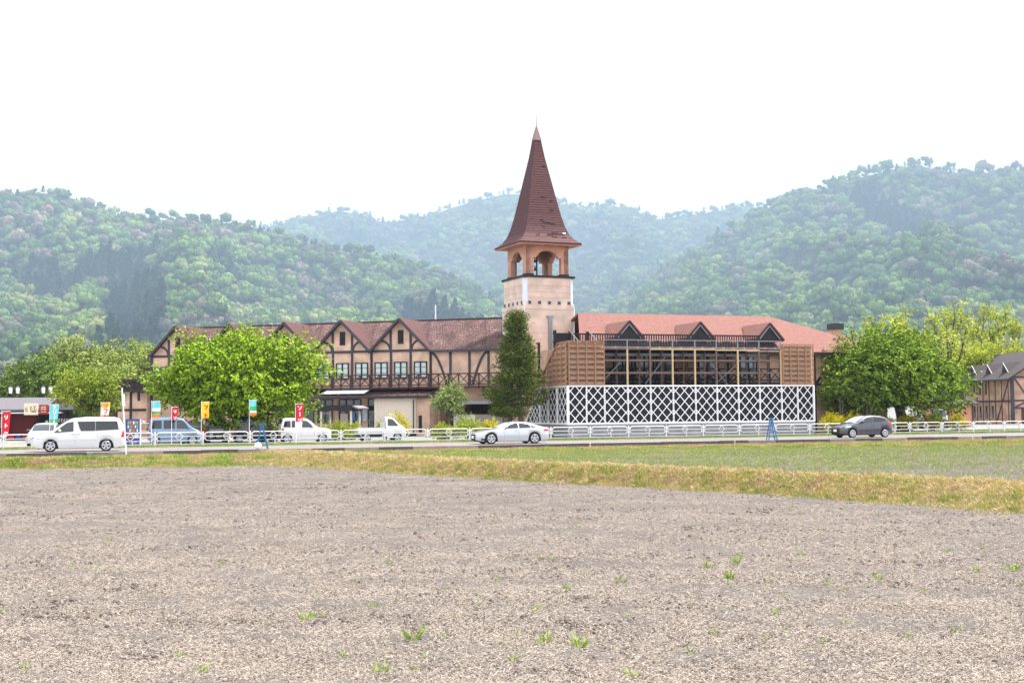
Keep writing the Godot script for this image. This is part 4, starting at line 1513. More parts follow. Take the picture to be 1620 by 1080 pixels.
func boarding(s: Node, u0: float, u1: float, y0: float, y1: float, nb_: int) -> void:
	var rows := 8
	var h := (y1 - y0) / rows
	for k in rows:
		var ya := y0 + k * h
		var yb := ya + h - 0.02
		var b := MB.new()
		b.quad(Vector3(u0, ya, 0.12), Vector3(u1, ya, 0.12), Vector3(u1, yb, -0.1), Vector3(u0, yb, -0.1))
		b.quad(Vector3(u0, yb, -0.13), Vector3(u1, yb, -0.13), Vector3(u1, ya, 0.07), Vector3(u0, ya, 0.07))
		b.quad(Vector3(u0, ya, 0.07), Vector3(u1, ya, 0.07), Vector3(u1, ya, 0.12), Vector3(u0, ya, 0.12))
		part(s, "plank", b, M["wood_brown"])
	for k in nb_:
		var u := lerpf(u0 + 0.05, u1 - 0.05, k / float(nb_ - 1))
		slab(s, "batten", u - 0.04, u + 0.04, y0, y1 + 0.02, 0.1, 0.16, M["wood_orange"])
	slab(s, "cap_board", u0, u1, y1 + 0.02, y1 + 0.09, -0.08, 0.14, M["wood_orange"])

# ---------------------------------------------------------------- house at the right edge and low buildings beside it
func right_house() -> void:
	var t := thing("timbered_house", "tan timbered house with dark roof and narrow windows at the car park", "house", W(55.3, 140), 0.03)
	var P: Material = M["plaster_right"]
	var R: Material = M["timber_red"]
	slab(t, "wall", 0, 9.0, 0, 5.45, -18.5, 0, P)
	var b := MB.new()
	b.prism(PackedVector2Array([Vector2(0, 5.45), Vector2(9, 5.45), Vector2(4.5, 8.2)]), -18.5, 0.0)
	part(t, "gable", b, P)
	b = MB.new()
	roof_quad(b, Vector3(-0.7, 5.05, -19), Vector3(-0.7, 5.05, 0.7), Vector3(4.5, 8.35, 0.7), Vector3(4.5, 8.35, -19), 0.16)
	roof_quad(b, Vector3(9.7, 5.05, 0.7), Vector3(9.7, 5.05, -19), Vector3(4.5, 8.35, -19), Vector3(4.5, 8.35, 0.7), 0.16)
	var roof := part(t, "roof", b, M["roof_dark"])
	slab(roof, "gutter", -0.8, -0.66, 4.88, 5.02, -19, 0.7, M["metal_dark"])
	for z in [-3.0, -7.5, -12.0]:
		b = MB.new()
		var x0 := 0.4
		roof_tri(b, Vector3(x0 + 0.2, 5.75, z - 1.0), Vector3(x0 + 0.2, 5.75, z + 1.0), Vector3(x0, 6.9, z), 0.05)
		roof_tri(b, Vector3(x0 + 0.2, 5.75, z + 1.0), Vector3(x0 + 2.6, 7.1, z), Vector3(x0, 6.9, z), 0.05)
		roof_tri(b, Vector3(x0, 6.9, z), Vector3(x0 + 2.6, 7.1, z), Vector3(x0 + 0.2, 5.75, z - 1.0), 0.05)
		var d := part(t, "roof_vent", b, M["roof_dark"])
		beam(d, "vent_trim", Vector3(x0 + 0.15, 5.75, z + 1.0), Vector3(x0 - 0.04, 6.92, z), 0.1, 0.06, M["metal_grey"], Vector3(-1, 0, 0))
		beam(d, "vent_trim", Vector3(x0 + 0.1, 5.72, z - 1.0), Vector3(x0 + 0.1, 5.72, z + 1.0), 0.1, 0.1, M["metal_pale"], Vector3(-1, 0, 0))
	# long side: posts, band, slit windows
	for k in 11:
		slab(t, "timber", -0.05, 0, 0, 5.1, -18.4 + k * 1.75 - 0.08, -18.4 + k * 1.75 + 0.08, R)
	slab(t, "band_beam", -0.07, 0, 2.5, 2.7, -18.5, 0, R)
	slab(t, "corner_post", -0.08, 0.25, 0, 5.4, -0.2, 0.08, M["timber"])
	beam(t, "brace", Vector3(-0.05, 0.2, -4.2), Vector3(-0.05, 5.0, -0.6), 0.14, 0.06, R, Vector3(-1, 0, 0))
	for k in 8:
		var z := -17.5 + k * 1.75
		var o := slab(t, "window", -0.06, 0.0, 0.7, 2.1, z - 0.2, z + 0.2, M["black_trim"])
		placed(o, "pane", bx(0.02, 1.3, 0.3), M["glass"], Vector3(-0.03, 0, 0))
		if k < 7:
			o = slab(t, "window", -0.06, 0.0, 3.4, 4.8, z - 0.2, z + 0.2, M["black_trim"])
			placed(o, "pane", bx(0.02, 1.3, 0.3), M["glass"], Vector3(-0.03, 0, 0))
	# gable end
	slab(t, "band_beam", 0.25, 9, 2.55, 2.75, 0.0, 0.07, M["timber"])
	slab(t, "band_beam", 0.25, 9, 1.75, 1.92, 0.0, 0.07, M["timber"])
	slab(t, "band_beam", 0.0, 9, 5.15, 5.35, 0.0, 0.07, M["timber"])
	for x in [1.9, 3.6, 5.3, 7.0]:
		slab(t, "timber", x - 0.09, x + 0.09, 1.9, 5.2, 0.0, 0.06, M["timber"])
	beam(t, "brace", Vector3(0.35, 5.1, 0.03), Vector3(1.8, 2.9, 0.03), 0.16, 0.06, M["timber"])
	beam(t, "brace", Vector3(0.35, 1.95, 0.03), Vector3(1.8, 2.6, 0.03), 0.16, 0.06, M["timber"])
	slab(t, "garage_door", 1.0, 3.4, 0.1, 1.75, 0.01, 0.06, M["timber_red"])
	var c := thing("low_store", "low orange brown store seen under the large tree", "building", W(42.6, 128), 0.1)
	slab(c, "wall", 0, 4.2, 0, 2.4, -6, 0, mt("orange_wall", 190, 138, 112, 0.9))
	for x in [0.1, 1.5, 2.8, 4.1]:
		slab(c, "timber", x - 0.08, x + 0.08, 0, 2.4, 0, 0.06, M["timber_red"])
	b = MB.new()
	roof_quad(b, Vector3(-0.4, 2.35, 0.6), Vector3(4.6, 2.35, 0.6), Vector3(4.6, 3.2, -3), Vector3(-0.4, 3.2, -3), 0.12)
	roof_quad(b, Vector3(4.6, 2.35, -6.6), Vector3(-0.4, 2.35, -6.6), Vector3(-0.4, 3.2, -3), Vector3(4.6, 3.2, -3), 0.12)
	part(c, "roof", b, M["roof_dark"])
	c = thing("garden_shed", "small pale shed with white doors beside the east hall", "shed", W(34.6, 118), 0.2)
	slab(c, "wall", 0, 3.4, 0, 2.6, -3, 0, M["shutter"])
	slab(c, "door", 0.4, 1.5, 0.1, 2.1, 0, 0.05, M["white_paint"])
	slab(c, "door", 2.1, 3.1, 0.1, 2.1, 0, 0.05, M["white_paint"])
	slab(c, "post", 1.62, 1.95, 0, 2.6, 0, 0.08, M["timber_black"])
	slab(c, "roof", -0.4, 3.8, 2.6, 2.8, -3.4, 0.6, M["roof_grey"])
	# utility pole behind
	var p := thing("utility_pole", "concrete utility pole with cross arms behind the timbered house", "pole", W(67.5, 172))
	b = MB.new()
	b.tube([Vector3(0, 0, 0), Vector3(0, 11.6, 0)], [0.2, 0.14], 8)
	part(p, "shaft", b, M["concrete"])
	slab(p, "cross_arm", -1.6, 1.6, 10.9, 11.05, -0.1, 0.1, M["metal_grey"])
	slab(p, "transformer", -0.9, -0.4, 9.8, 10.6, -0.3, 0.3, M["metal_grey"])
	for x in [-1.3, -0.5, 0.5, 1.3]:
		slab(p, "insulator", x - 0.06, x + 0.06, 11.05, 11.3, -0.06, 0.06, M["white_paint"])
	p = thing("antenna_mast", "thin pale mast standing behind the five gabled hall", "mast", W(-11.2, 185))
	b = MB.new()
	b.tube([Vector3(0, 0, 0), Vector3(0, 17.6, 0)], [0.16, 0.09], 6)
	part(p, "shaft", b, M["metal_pale"])
	slab(p, "foot", -0.25, 0.25, 0, 0.2, -0.25, 0.25, M["concrete"])

# ---------------------------------------------------------------- market stalls at the left
func marks(parent: Node, strokes: Array, at: Vector3, sc: float, m: Material, w := 0.035) -> void:
	var b := MB.new()
	for s in strokes:
		b.bar(at + Vector3(s[0] * sc, s[1] * sc, 0), at + Vector3(s[2] * sc, s[3] * sc, 0), w, 0.012)
	part(parent, "lettering", b, m)

const KANA := {
	"so": [[0.1, 0.85, 0.25, 0.6], [0.85, 0.9, 0.7, 0.4], [0.7, 0.4, 0.3, 0.02]],
	"fu": [[0.1, 0.85, 0.85, 0.85], [0.85, 0.85, 0.7, 0.4], [0.7, 0.4, 0.3, 0.02]],
	"to": [[0.35, 0.95, 0.35, 0.0], [0.38, 0.6, 0.8, 0.38]],
	"ku": [[0.4, 0.95, 0.12, 0.55], [0.35, 0.8, 0.82, 0.8], [0.82, 0.8, 0.3, 0.02]],
	"ri": [[0.25, 0.9, 0.25, 0.4], [0.75, 0.95, 0.75, 0.45], [0.75, 0.45, 0.4, 0.02]],
	"bar": [[0.5, 0.95, 0.5, 0.05]],
	"mu": [[0.5, 0.95, 0.15, 0.12], [0.15, 0.12, 0.85, 0.18], [0.65, 0.4, 0.9, 0.02]],
}

func market() -> void:
	var o := at_depth(40, 660, 104)
	var t := thing("market_hall", "low market hall with grey shingle roof and dark open front", "building", Vector3(o.x, 0, o.z), 0.12)
	slab(t, "back_wall", -12, 6.2, 0, 2.5, -6.2, -6, M["timber_red"])
	slab(t, "floor", -12, 6.2, 0.0, 0.1, -6, 0, M["concrete"])
	for x in [-11.5, -9, -6.5, -4, -1.5, 0.9, 3.3, 6.0]:
		slab(t, "post", x - 0.1, x + 0.1, 0.1, 2.45, -0.2, 0, M["timber_black"])
	var b := MB.new()
	roof_quad(b, Vector3(-12.5, 2.5, 1.2), Vector3(1.9, 2.5, 1.2), Vector3(1.9, 3.5, -3.4), Vector3(-12.5, 3.5, -3.4), 0.14)
	roof_quad(b, Vector3(1.9, 2.5, -7), Vector3(-12.5, 2.5, -7), Vector3(-12.5, 3.5, -3.4), Vector3(1.9, 3.5, -3.4), 0.14)
	part(t, "roof", b, M["roof_grey"])
	b = MB.new()
	roof_quad(b, Vector3(1.95, 2.45, 0.8), Vector3(6.4, 2.45, 0.8), Vector3(6.4, 3.1, -4), Vector3(1.95, 3.1, -4), 0.14)
	part(t, "side_roof", b, M["timber_black"])
	beam(t, "rake_board", Vector3(1.9, 2.5, 1.25), Vector3(1.9, 3.5, -3.4), 0.16, 0.1, M["timber_black"], Vector3(1, 0, 0))
	slab(t, "canopy", -3.5, 3.0, 2.15, 2.25, 0.1, 2.0, M["metal_pale"])
	slab(t, "shop_front", -1.4, 0.8, 0.1, 2.1, -0.5, -0.4, mt("stall_red", 108, 34, 34, 0.8))
	slab(t, "shop_front", 3.4, 5.6, 0.1, 2.2, -0.5, -0.4, mt("stall_teal", 38, 92, 92, 0.7))
	for k in 6:
		slab(t, "price_card", 1.2 + 0.32 * k, 1.42 + 0.32 * k, 0.95 + 0.2 * (k % 3), 1.35 + 0.2 * (k % 3), -0.18, -0.16, M["cloth_white"])
	for k in 5:
		slab(t, "hanging_card", -3.4 + 0.3 * k, -3.2 + 0.3 * k, 1.0 + 0.15 * (k % 2), 1.9, -0.85, -0.83, M["sign_cream"])
	for k in 4:
		slab(t, "crate", -1.2 + k * 0.55, -0.75 + k * 0.55, 0.1, 0.45, 0.15, 0.6, [M["cloth_red"], M["machine_blue"], M["sign_red"], M["cloth_red"]][k])
	# sign boards on the canopy
	var s := thing("shop_sign", "cream shop sign with brown lettering above the market canopy", "sign", at_depth(48, 656, 101), 0.12)
	slab(s, "board", -0.52, 0.52, 0, 0.92, -0.08, 0, M["sign_cream"])
	slab(s, "frame", -0.56, 0.56, -0.05, 0.0, -0.1, 0.02, M["wood_weather"])
	marks(s, [[-0.4, 0.6, -0.4, 0.25], [-0.47, 0.5, -0.33, 0.5], [-0.3, 0.65, -0.3, 0.2], [-0.36, 0.4, -0.22, 0.3]], Vector3(0, 0, 0.01), 1.0, M["sign_red"], 0.03)
	marks(s, [[-0.05, 0.62, 0.1, 0.66], [0.02, 0.66, -0.05, 0.42], [-0.05, 0.42, 0.14, 0.45], [0.2, 0.68, 0.42, 0.64], [0.3, 0.68, 0.24, 0.4], [0.24, 0.4, 0.44, 0.44], [-0.05, 0.3, 0.44, 0.3], [0.05, 0.24, 0.4, 0.24]], Vector3(0, 0, 0.01), 1.0, M["ink"], 0.04)
	s = thing("shop_sign", "red brown shop sign beside the cream one", "sign", at_depth(68, 655, 101), 0.12)
	slab(s, "board", -0.34, 0.34, 0, 0.75, -0.08, 0, M["sign_red"])
	slab(s, "frame", -0.38, 0.38, -0.05, 0, -0.1, 0.02, M["timber_black"])
	marks(s, [[-0.2, 0.55, 0.2, 0.58], [-0.1, 0.65, -0.12, 0.35], [0.1, 0.65, 0.12, 0.3], [-0.22, 0.4, 0.22, 0.4], [-0.2, 0.2, 0.2, 0.18]], Vector3(0, 0, 0.01), 1.0, M["sign_cream"], 0.045)
	s = thing("shop_sign", "black shop sign with pale writing behind the white minivan", "sign", at_depth(103, 672, 100), 0.12)
	slab(s, "board", -0.72, 0.72, 0, 0.62, -0.08, 0, M["timber_black"])
	slab(s, "post", -0.6, -0.5, -1.4, 0, -0.08, 0, M["timber_black"])
	slab(s, "post", 0.5, 0.6, -1.4, 0, -0.08, 0, M["timber_black"])
	var st := []
	for k in 6:
		var x := -0.55 + k * 0.2
		st.append([x, 0.42, x + 0.12, 0.46])
		st.append([x + 0.06, 0.5, x + 0.03, 0.26])
		st.append([x, 0.28, x + 0.13, 0.25 + 0.02 * (k % 3)])
	marks(s, st, Vector3(0, 0, 0.01), 1.0, M["cloth_white"], 0.03)
	# white tent roof further right
	s = thing("market_tent", "white and green stall tent between the tree and the hall", "tent", at_depth(128, 686, 112) * Vector3(1, 0, 1), 0.1)
	b = MB.new()
	roof_quad(b, Vector3(-2.2, 2.1, 1.5), Vector3(2.4, 2.1, 1.5), Vector3(2.0, 2.9, 0), Vector3(-1.8, 2.9, 0), 0.03)
	roof_quad(b, Vector3(2.4, 2.1, -1.5), Vector3(-2.2, 2.1, -1.5), Vector3(-1.8, 2.9, 0), Vector3(2.0, 2.9, 0), 0.03)
	part(s, "canvas", b, M["cloth_white"])
	slab(s, "green_valance", 0.2, 2.4, 1.9, 2.1, 1.48, 1.52, M["cloth_green"])
	for x in [-2.1, 2.3]:
		for z in [-1.4, 1.4]:
			slab(s, "leg", x - 0.04, x + 0.04, 0, 2.1, z - 0.04, z + 0.04, M["metal_grey"])
	# lantern posts
	var lab := ["twin lantern street lamp over the grey market roof", "twin lantern street lamp half hidden by the tree at the market"]
	for i in 2:
		var px: float = [21.0, 73.0][i]
		var q := at_depth(px, 660, 108.0)
		var l := thing("street_lamp", lab[i], "street lamp", Vector3(q.x, 0, q.z), 0.1, "lantern posts at the market")
		l.scale = Vector3.ONE * 1.03
		b = MB.new()
		b.tube([Vector3(0, 0, 0), Vector3(0, 0.5, 0), Vector3(0, 3.75, 0)], [0.12, 0.08, 0.06], 8)
		part(l, "pole", b, M["metal_dark"])
		slab(l, "arm", -0.32, 0.32, 3.68, 3.76, -0.04, 0.04, M["metal_dark"])
		for x in [-0.29, 0.29]:
			b = MB.new()
			b.tube([Vector3(x, 3.76, 0), Vector3(x, 4.25, 0)], [0.12, 0.15], 6)
			var la := part(l, "lantern", b, M["lamp_white"])
			b = MB.new()
			b.tube([Vector3(x, 4.25, 0), Vector3(x, 4.38, 0)], [0.18, 0.03], 6)
			part(la, "lantern_cap", b, M["metal_grey"])

# ---------------------------------------------------------------- guard fence
func fence() -> void:
	var t := thing("guard_fence", "white tubular guard fence with diamond knots along the road", "fence", FR(0, 0), TH)
	var L := 2.889
	var m: Material = M["white_rail"]
	var post := MB.new()
	post.tube([Vector3(0, -0.1, 0), Vector3(0, 0.92, 0)], [0.05], 8)
	var pm := post.mesh()
	var loop := MB.new()
	var pts := []
	var rr := 0.17
	for cnr in [[L / 2 - 0.12, 0.87, 0.0], [-L / 2 + 0.12, 0.87, PI / 2], [-L / 2 + 0.12, 0.36, PI], [L / 2 - 0.12, 0.36, PI * 1.5]]:
		var cx: float = cnr[0] - signf(cnr[0]) * rr
		var cy: float = cnr[1] + (rr if cnr[1] < 0.5 else -rr)
		for k in 5:
			var a: float = cnr[2] + PI / 2 * k / 4.0
			pts.append(Vector3(cx + cos(a) * rr, cy + sin(a) * rr, 0))
	loop.tube(pts, [0.03], 6, true)
	var lm := loop.mesh()
	var dia := MB.new()
	dia.tube([Vector3(0.24, 0.62, 0), Vector3(0, 0.86, 0), Vector3(-0.24, 0.62, 0), Vector3(0, 0.38, 0)], [0.032], 6, true)
	var dm := dia.mesh()
	var r1 := MB.new()
	r1.tube([Vector3(-L / 2 + 0.12, 0, 0), Vector3(L / 2 - 0.12, 0, 0)], [0.028], 6)
	var rm := r1.mesh()
	var r2 := MB.new()
	r2.tube([Vector3(-L / 2, 0, 0), Vector3(L / 2, 0, 0)], [0.028], 6)
	var rm2 := r2.mesh()
	var stub := MB.new()
	stub.tube([Vector3(0, -0.1, 0), Vector3(0, 0.36, 0)], [0.04], 6)
	var sm := stub.mesh()
	for n in range(-5, 27):
		var x := n * L
		placed(t, "post", pm, m, Vector3(x, 0, 0))
		placed(t, "rounded_frame", lm, m, Vector3(x + L / 2, 0, 0))
		placed(t, "diamond_knot", dm, m, Vector3(x + L / 2, 0, 0.02))
		placed(t, "middle_rail", rm, m, Vector3(x + L / 2, 0.62, 0))
		placed(t, "lower_rail", rm2, m, Vector3(x + L / 2, 0.15, 0))
		placed(t, "stub_post", sm, m, Vector3(x + L * 0.54, 0, 0))
		for s in [-1.0, 1.0]:
			beam(t, "corner_strut", Vector3(x, 0.62 + s * 0.06, 0), Vector3(x + 0.16, 0.62 + s * 0.2, 0), 0.05, 0.04, m)
			beam(t, "corner_strut", Vector3(x, 0.62 + s * 0.06, 0), Vector3(x - 0.16, 0.62 + s * 0.2, 0), 0.05, 0.04, m)

# ---------------------------------------------------------------- trees
# lobes: [centre, radius]; leaves are small folded faces spread through the lobes
func leafy(sd: int, lobes: Array, count: int, size: float, a: Color, c: Color, droop := 0.2, shell := 0.45, flat := 0.75) -> MB:
	var r := RandomNumberGenerator.new()
	r.seed = sd
	var b := MB.new()
	b.use_c = true
	var total := 0.0
	for l in lobes: total += l[1] * l[1]
	for l in lobes:
		var n := int(count * l[1] * l[1] / total)
		var hue := r.randf()
		# sprays: leaves hang together on twigs, which leaves gaps between them
		var sprays := maxi(6, n / 14)
		for s in sprays:
			var d := Vector3(r.randfn(), r.randfn(), r.randfn()).normalized()
			var rad: float = l[1] * pow(r.randf(), shell) * r.randf_range(0.85, 1.12)
			var p: Vector3 = l[0] + Vector3(d.x, d.y * flat, d.z) * rad
			var twig := (d + Vector3(r.randfn(), r.randfn() * 0.6 + 0.25 - droop, r.randfn()) * 0.5).normalized()
			var tl := size * r.randf_range(2.0, 4.5)
			var k0 := r.randf_range(0.82, 1.18)
			for i in 14:
				var q := p + twig * tl * (i / 14.0) + Vector3(r.randfn(), r.randfn(), r.randfn()) * size * 0.35
				var side := twig.cross(Vector3(r.randfn(), r.randfn(), r.randfn())).normalized()
				var ld := (twig * 0.5 + side * r.randf_range(-1, 1) + Vector3(0, -droop, 0)).normalized()
				var nrm := (Vector3(0, 0.9, 0) + d * 0.6 + Vector3(r.randfn(), r.randfn(), r.randfn()) * 0.55).normalized()
				var sd2 := ld.cross(nrm).normalized()
				var mix := clampf(hue * 0.5 + r.randf() * 0.6, 0, 1)
				b.col = tint(a.lerp(c, mix), k0 * r.randf_range(0.85, 1.15))
				b.leaf(q, ld, sd2, size * r.randf_range(0.7, 1.2), size * 0.3, 0.12)
	return b

func tree(called: String, label: String, base: Vector3, top_c: Vector3, rad: Vector3, nl: int, lr: float, leaves: int, size: float, a: Color, c: Color, tr: float, sd: int, group := "", extra := [], shell := 0.45) -> Node3D:
	var t := thing(called, label, "tree", base, 0.0, group)
	var r := RandomNumberGenerator.new()
	r.seed = sd
	var lobes := []
	for i in nl:
		var d := Vector3(r.randfn(), r.randfn() * 0.8 + 0.15, r.randfn()).normalized()
		var q := top_c + d * rad * r.randf_range(0.5, 0.86)
		lobes.append([q, lr * r.randf_range(0.75, 1.2)])
	for e in extra: lobes.append(e)
	var b := MB.new()
	var fork := Vector3(top_c.x * 0.3, maxf(0.8, (top_c.y - rad.y) * 0.95), top_c.z * 0.3)
	b.tube([Vector3(0, -0.1, 0), Vector3(0.0, 0.25, 0), fork * 0.6 + Vector3(r.randfn() * 0.05, 0, 0), fork], [tr * 1.45, tr * 1.1, tr, tr * 0.85], 9)
	for l in lobes:
		var e: Vector3 = l[0]
		var mid := fork.lerp(e, 0.5) + Vector3(r.randfn(), r.randf() * 0.6, r.randfn()) * 0.12 * rad.y
		b.tube([fork - Vector3(0, 0.1, 0), fork.lerp(mid, 0.5) + Vector3(0, 0.08 * rad.y, 0), mid, e], [tr * 0.5, tr * 0.4, tr * 0.28, tr * 0.1], 6)
		for k in 4:
			var d := Vector3(r.randfn(), r.randfn() + 0.3, r.randfn()).normalized()
			b.tube([mid.lerp(e, 0.3 + 0.2 * k), mid.lerp(e, 0.5 + 0.2 * k) + d * l[1] * 0.5, e + d * l[1] * 0.95], [tr * 0.16, tr * 0.1, tr * 0.03], 4)
	part(t, "trunk", b, M["bark"] if tr > 0.14 else M["bark_grey"])
	part(t, "crown", leafy(sd + 1, lobes, leaves, size, a, c, 0.2, shell), M["leaf"])
	return t

func spot(px: float, z: float, y := 0.0) -> Vector3:
	var p := at_depth(px, 650, z)
	return Vector3(p.x, y, p.z)

func trees() -> void:
	var g1 := Color(0.11, 0.2, 0.012)
	var g2 := Color(0.28, 0.41, 0.03)
	# large cherry before the hall
	tree("cherry_tree", "broad bright green cherry tree before the five gabled hall", spot(412, 89), Vector3(-1.6, 4.4, 0), Vector3(5.6, 2.6, 4.4), 38, 1.5, 46000, 0.27, g1, g2, 0.26, 51, "", [[Vector3(-4.9, 6.6, 0.5), 1.1], [Vector3(-1.5, 6.9, 0), 1.2], [Vector3(3.2, 6.3, 0), 1.1], [Vector3(4.0, 4.8, 0.5), 1.1], [Vector3(-6.6, 4.2, 0), 1.1], [Vector3(2.6, 2.0, 0), 1.2], [Vector3(0.9, 1.6, 1), 1.1], [Vector3(-1.5, 1.9, 1.5), 1.1], [Vector3(1.6, 6.4, 0.4), 1.0], [Vector3(-3.6, 2.7, 1.5), 1.2]])
	# large tree at the right
	tree("broad_tree", "large dense green tree with thick dark trunk before the timbered house", spot(1428, 103), Vector3(-1.0, 5.0, 0), Vector3(4.9, 2.7, 4.2), 40, 1.5, 52000, 0.27, Color(0.08, 0.15, 0.018), Color(0.22, 0.32, 0.035), 0.42, 61, "", [[Vector3(-5.4, 5.5, 0), 1.2], [Vector3(-5.6, 3.4, 0), 1.1], [Vector3(-3.5, 2.4, 0.5), 1.1], [Vector3(4.6, 4.2, 0), 1.1], [Vector3(4.2, 2.6, 0.5), 1.1], [Vector3(-1.5, 8.0, 0), 1.1], [Vector3(1.5, 7.4, 0), 1.1], [Vector3(-4.0, 7.2, 0), 1.0], [Vector3(2.2, 2.4, 1.0), 1.2], [Vector3(-2.6, 3.2, 2.0), 1.3], [Vector3(0.6, 3.0, 2.4), 1.3], [Vector3(3.4, 3.4, 1.6), 1.3], [Vector3(-4.6, 4.4, 1.6), 1.3], [Vector3(-5.2, 2.5, 0.6), 1.0]])
	# slim stems under its left side
	for i in 5:
		var px: float = [1329, 1334, 1357, 1372, 1378][i]
		tree("young_tree", "thin dark stemmed young tree in front of the east hall", spot(px, 100.5), Vector3(0.1, 3.6, 0), Vector3(0.9, 1.0, 0.9), 5, 0.8, 1100, 0.17, Color(0.085, 0.15, 0.02), Color(0.2, 0.28, 0.035), 0.07, 70 + i, "young trees along the east hall")
	# conifer
	conifer()
	# small pale tree
	tree("small_tree", "small pale grey green tree beside the white guard fence", spot(710, 91), Vector3(0.1, 2.6, 0), Vector3(0.85, 1.25, 0.85), 16, 0.52, 6000, 0.15, Color(0.15, 0.21, 0.06), Color(0.3, 0.36, 0.14), 0.06, 81, "", [[Vector3(0.1, 4.0, 0), 0.4], [Vector3(-0.9, 3.0, 0), 0.4], [Vector3(0.9, 1.6, 0), 0.5]])
	# tree by the market and the wood behind it
	tree("market_tree", "round olive green tree over the market roof with dark trunk", spot(148, 99), Vector3(-0.4, 4.0, 0), Vector3(2.5, 1.9, 2.5), 18, 1.0, 11000, 0.2, Color(0.12, 0.18, 0.018), Color(0.26, 0.32, 0.04), 0.2, 91)
	var bg := [[72, 152, 6.0, 10.6, 3.8, 0], [40, 158, 4.6, 8.2, 3.4, 0], [108, 170, 7.2, 12.6, 4.4, 1], [152, 176, 8.0, 13.2, 4.4, 1], [196, 166, 6.6, 11.4, 4.0, 1], [236, 160, 7.0, 11.6, 3.4, 1], [216, 190, 8.4, 13.6, 3.8, 2], [8, 190, 4.4, 7.0, 4.0, 2], [182, 140, 4.4, 7.6, 2.8, 1], [262, 175, 7.4, 12.4, 3.2, 1]]
	var rows_l := ["dense dark green tree rising behind the market lanterns", "lower dark green tree beside the dense one behind the market", "broad pale green tree between the dark tree and the market tree", "tallest pale green tree over the market tree crown", "pale green tree behind the left terrace of the hall", "pale green tree touching the left gable of the hall", "distant soft green tree showing above the terrace trees", "distant soft green tree at the foot of the hill beyond the market roof", "small pale green tree close behind the terrace railing", "pale green tree hidden behind the first gable of the hall"]
	for i in bg.size():
		var q: Array = bg[i]
		var ca := Color(0.075, 0.13, 0.02)
		var cb := Color(0.16, 0.23, 0.04)
		if q[5] > 0:
			ca = Color(0.13, 0.19, 0.035)
			cb = Color(0.29, 0.34, 0.09)
		tree("row_tree", rows_l[i], spot(q[0], q[1]), Vector3(0, q[2], 0), Vector3(q[4], q[3] - q[2] - 0.8, q[4]), 20, q[4] * 0.46, 9000, 0.38, ca, cb, 0.22, 110 + i, "trees behind the market")
	# yellow green trees at the right rear
	var yg := [[1262, 150, 8.0, 12.0, 3.2, 1], [1302, 146, 6.6, 10.6, 2.8, 1], [1408, 140, 9.4, 15.0, 3.2, 0], [1375, 150, 7.2, 11.6, 2.8, 1], [1440, 150, 7.8, 12.0, 3.0, 1], [1494, 146, 10.0, 16.6, 3.8, 0], [1532, 156, 7.6, 12.4, 3.4, 1], [1566, 180, 12.0, 19.6, 2.8, 0], [1594, 182, 12.0, 19.2, 2.6, 0], [1555, 170, 7.6, 12.8, 3.8, 1], [1602, 168, 7.8, 12.6, 3.8, 1], [1645, 172, 7.6, 12.8, 4.0, 1]]
	var yg_l := ["yellow green tree showing over the hip of the east roof", "yellow green tree beside the chimney", "tall thin crowned tree in new leaf above the large green tree", "rounded yellow green tree between chimney and large green tree", "rounded yellow green tree filling in behind the large green tree", "tallest thin crowned spring tree with dark bare branches", "rounded yellow green tree below the tallest spring tree", "slim feathery spring tree, one of two beside the utility pole", "slim feathery spring tree rising straight behind the utility pole", "yellow green tree behind the roof vents of the timbered house", "yellow green tree behind the ridge of the timbered house", "yellow green tree behind the gable end of the timbered house"]
	for i in yg.size():
		var q: Array = yg[i]
		var sparse: bool = q[5] == 0
		var n := 18 if sparse else 14
		tree("spring_tree", yg_l[i], spot(q[0], q[1]), Vector3(0, q[2], 0), Vector3(q[4], q[3] - q[2] - 0.6, q[4]), n, q[4] * (0.3 if sparse else 0.44), 4200 if sparse else 7600, 0.28, Color(0.25, 0.31, 0.03), Color(0.44, 0.48, 0.06), 0.24 if sparse else 0.2, 140 + i, "spring trees behind the east hall", [], 0.7 if sparse else 0.45)
	# clipped shrubs along the fence
	var sh := [[628, 92.0, 0.9, 1.5, "golden clipped shrub behind the white pickup", 0], [610, 91.5, 0.5, 1.3, "thin yellow green shrub by the pickup cab", 1], [700, 88.0, 0.6, 0.9, "yellow green shrub at the foot of the small tree", 1], [738, 88.5, 0.95, 1.2, "wide bright green shrub right of the small tree", 1], [778, 89.0, 0.75, 1.0, "golden shrub behind the silver sedan roof", 0], [1317, 98.5, 0.85, 1.3, "golden rounded shrub by the corner of the east hall", 0], [1351, 99.5, 0.85, 1.3, "golden rounded shrub above the grey hatchback", 0], [1402, 101.0, 0.6, 1.0, "loose yellow green shrub behind the hatchback tail", 1], [1436, 102.0, 0.75, 1.1, "golden clipped shrub under the large tree trunk", 0], [1476, 103.5, 0.85, 1.2, "golden clipped shrub right of the large tree trunk", 0], [1515, 105.0, 0.7, 1.2, "golden clipped shrub before the timbered house corner", 0], [530, 93, 1.0, 0.9, "low mixed green shrub below the shop window", 1], [555, 94, 0.9, 0.8, "low mixed green shrub in front of the shop door", 1]]
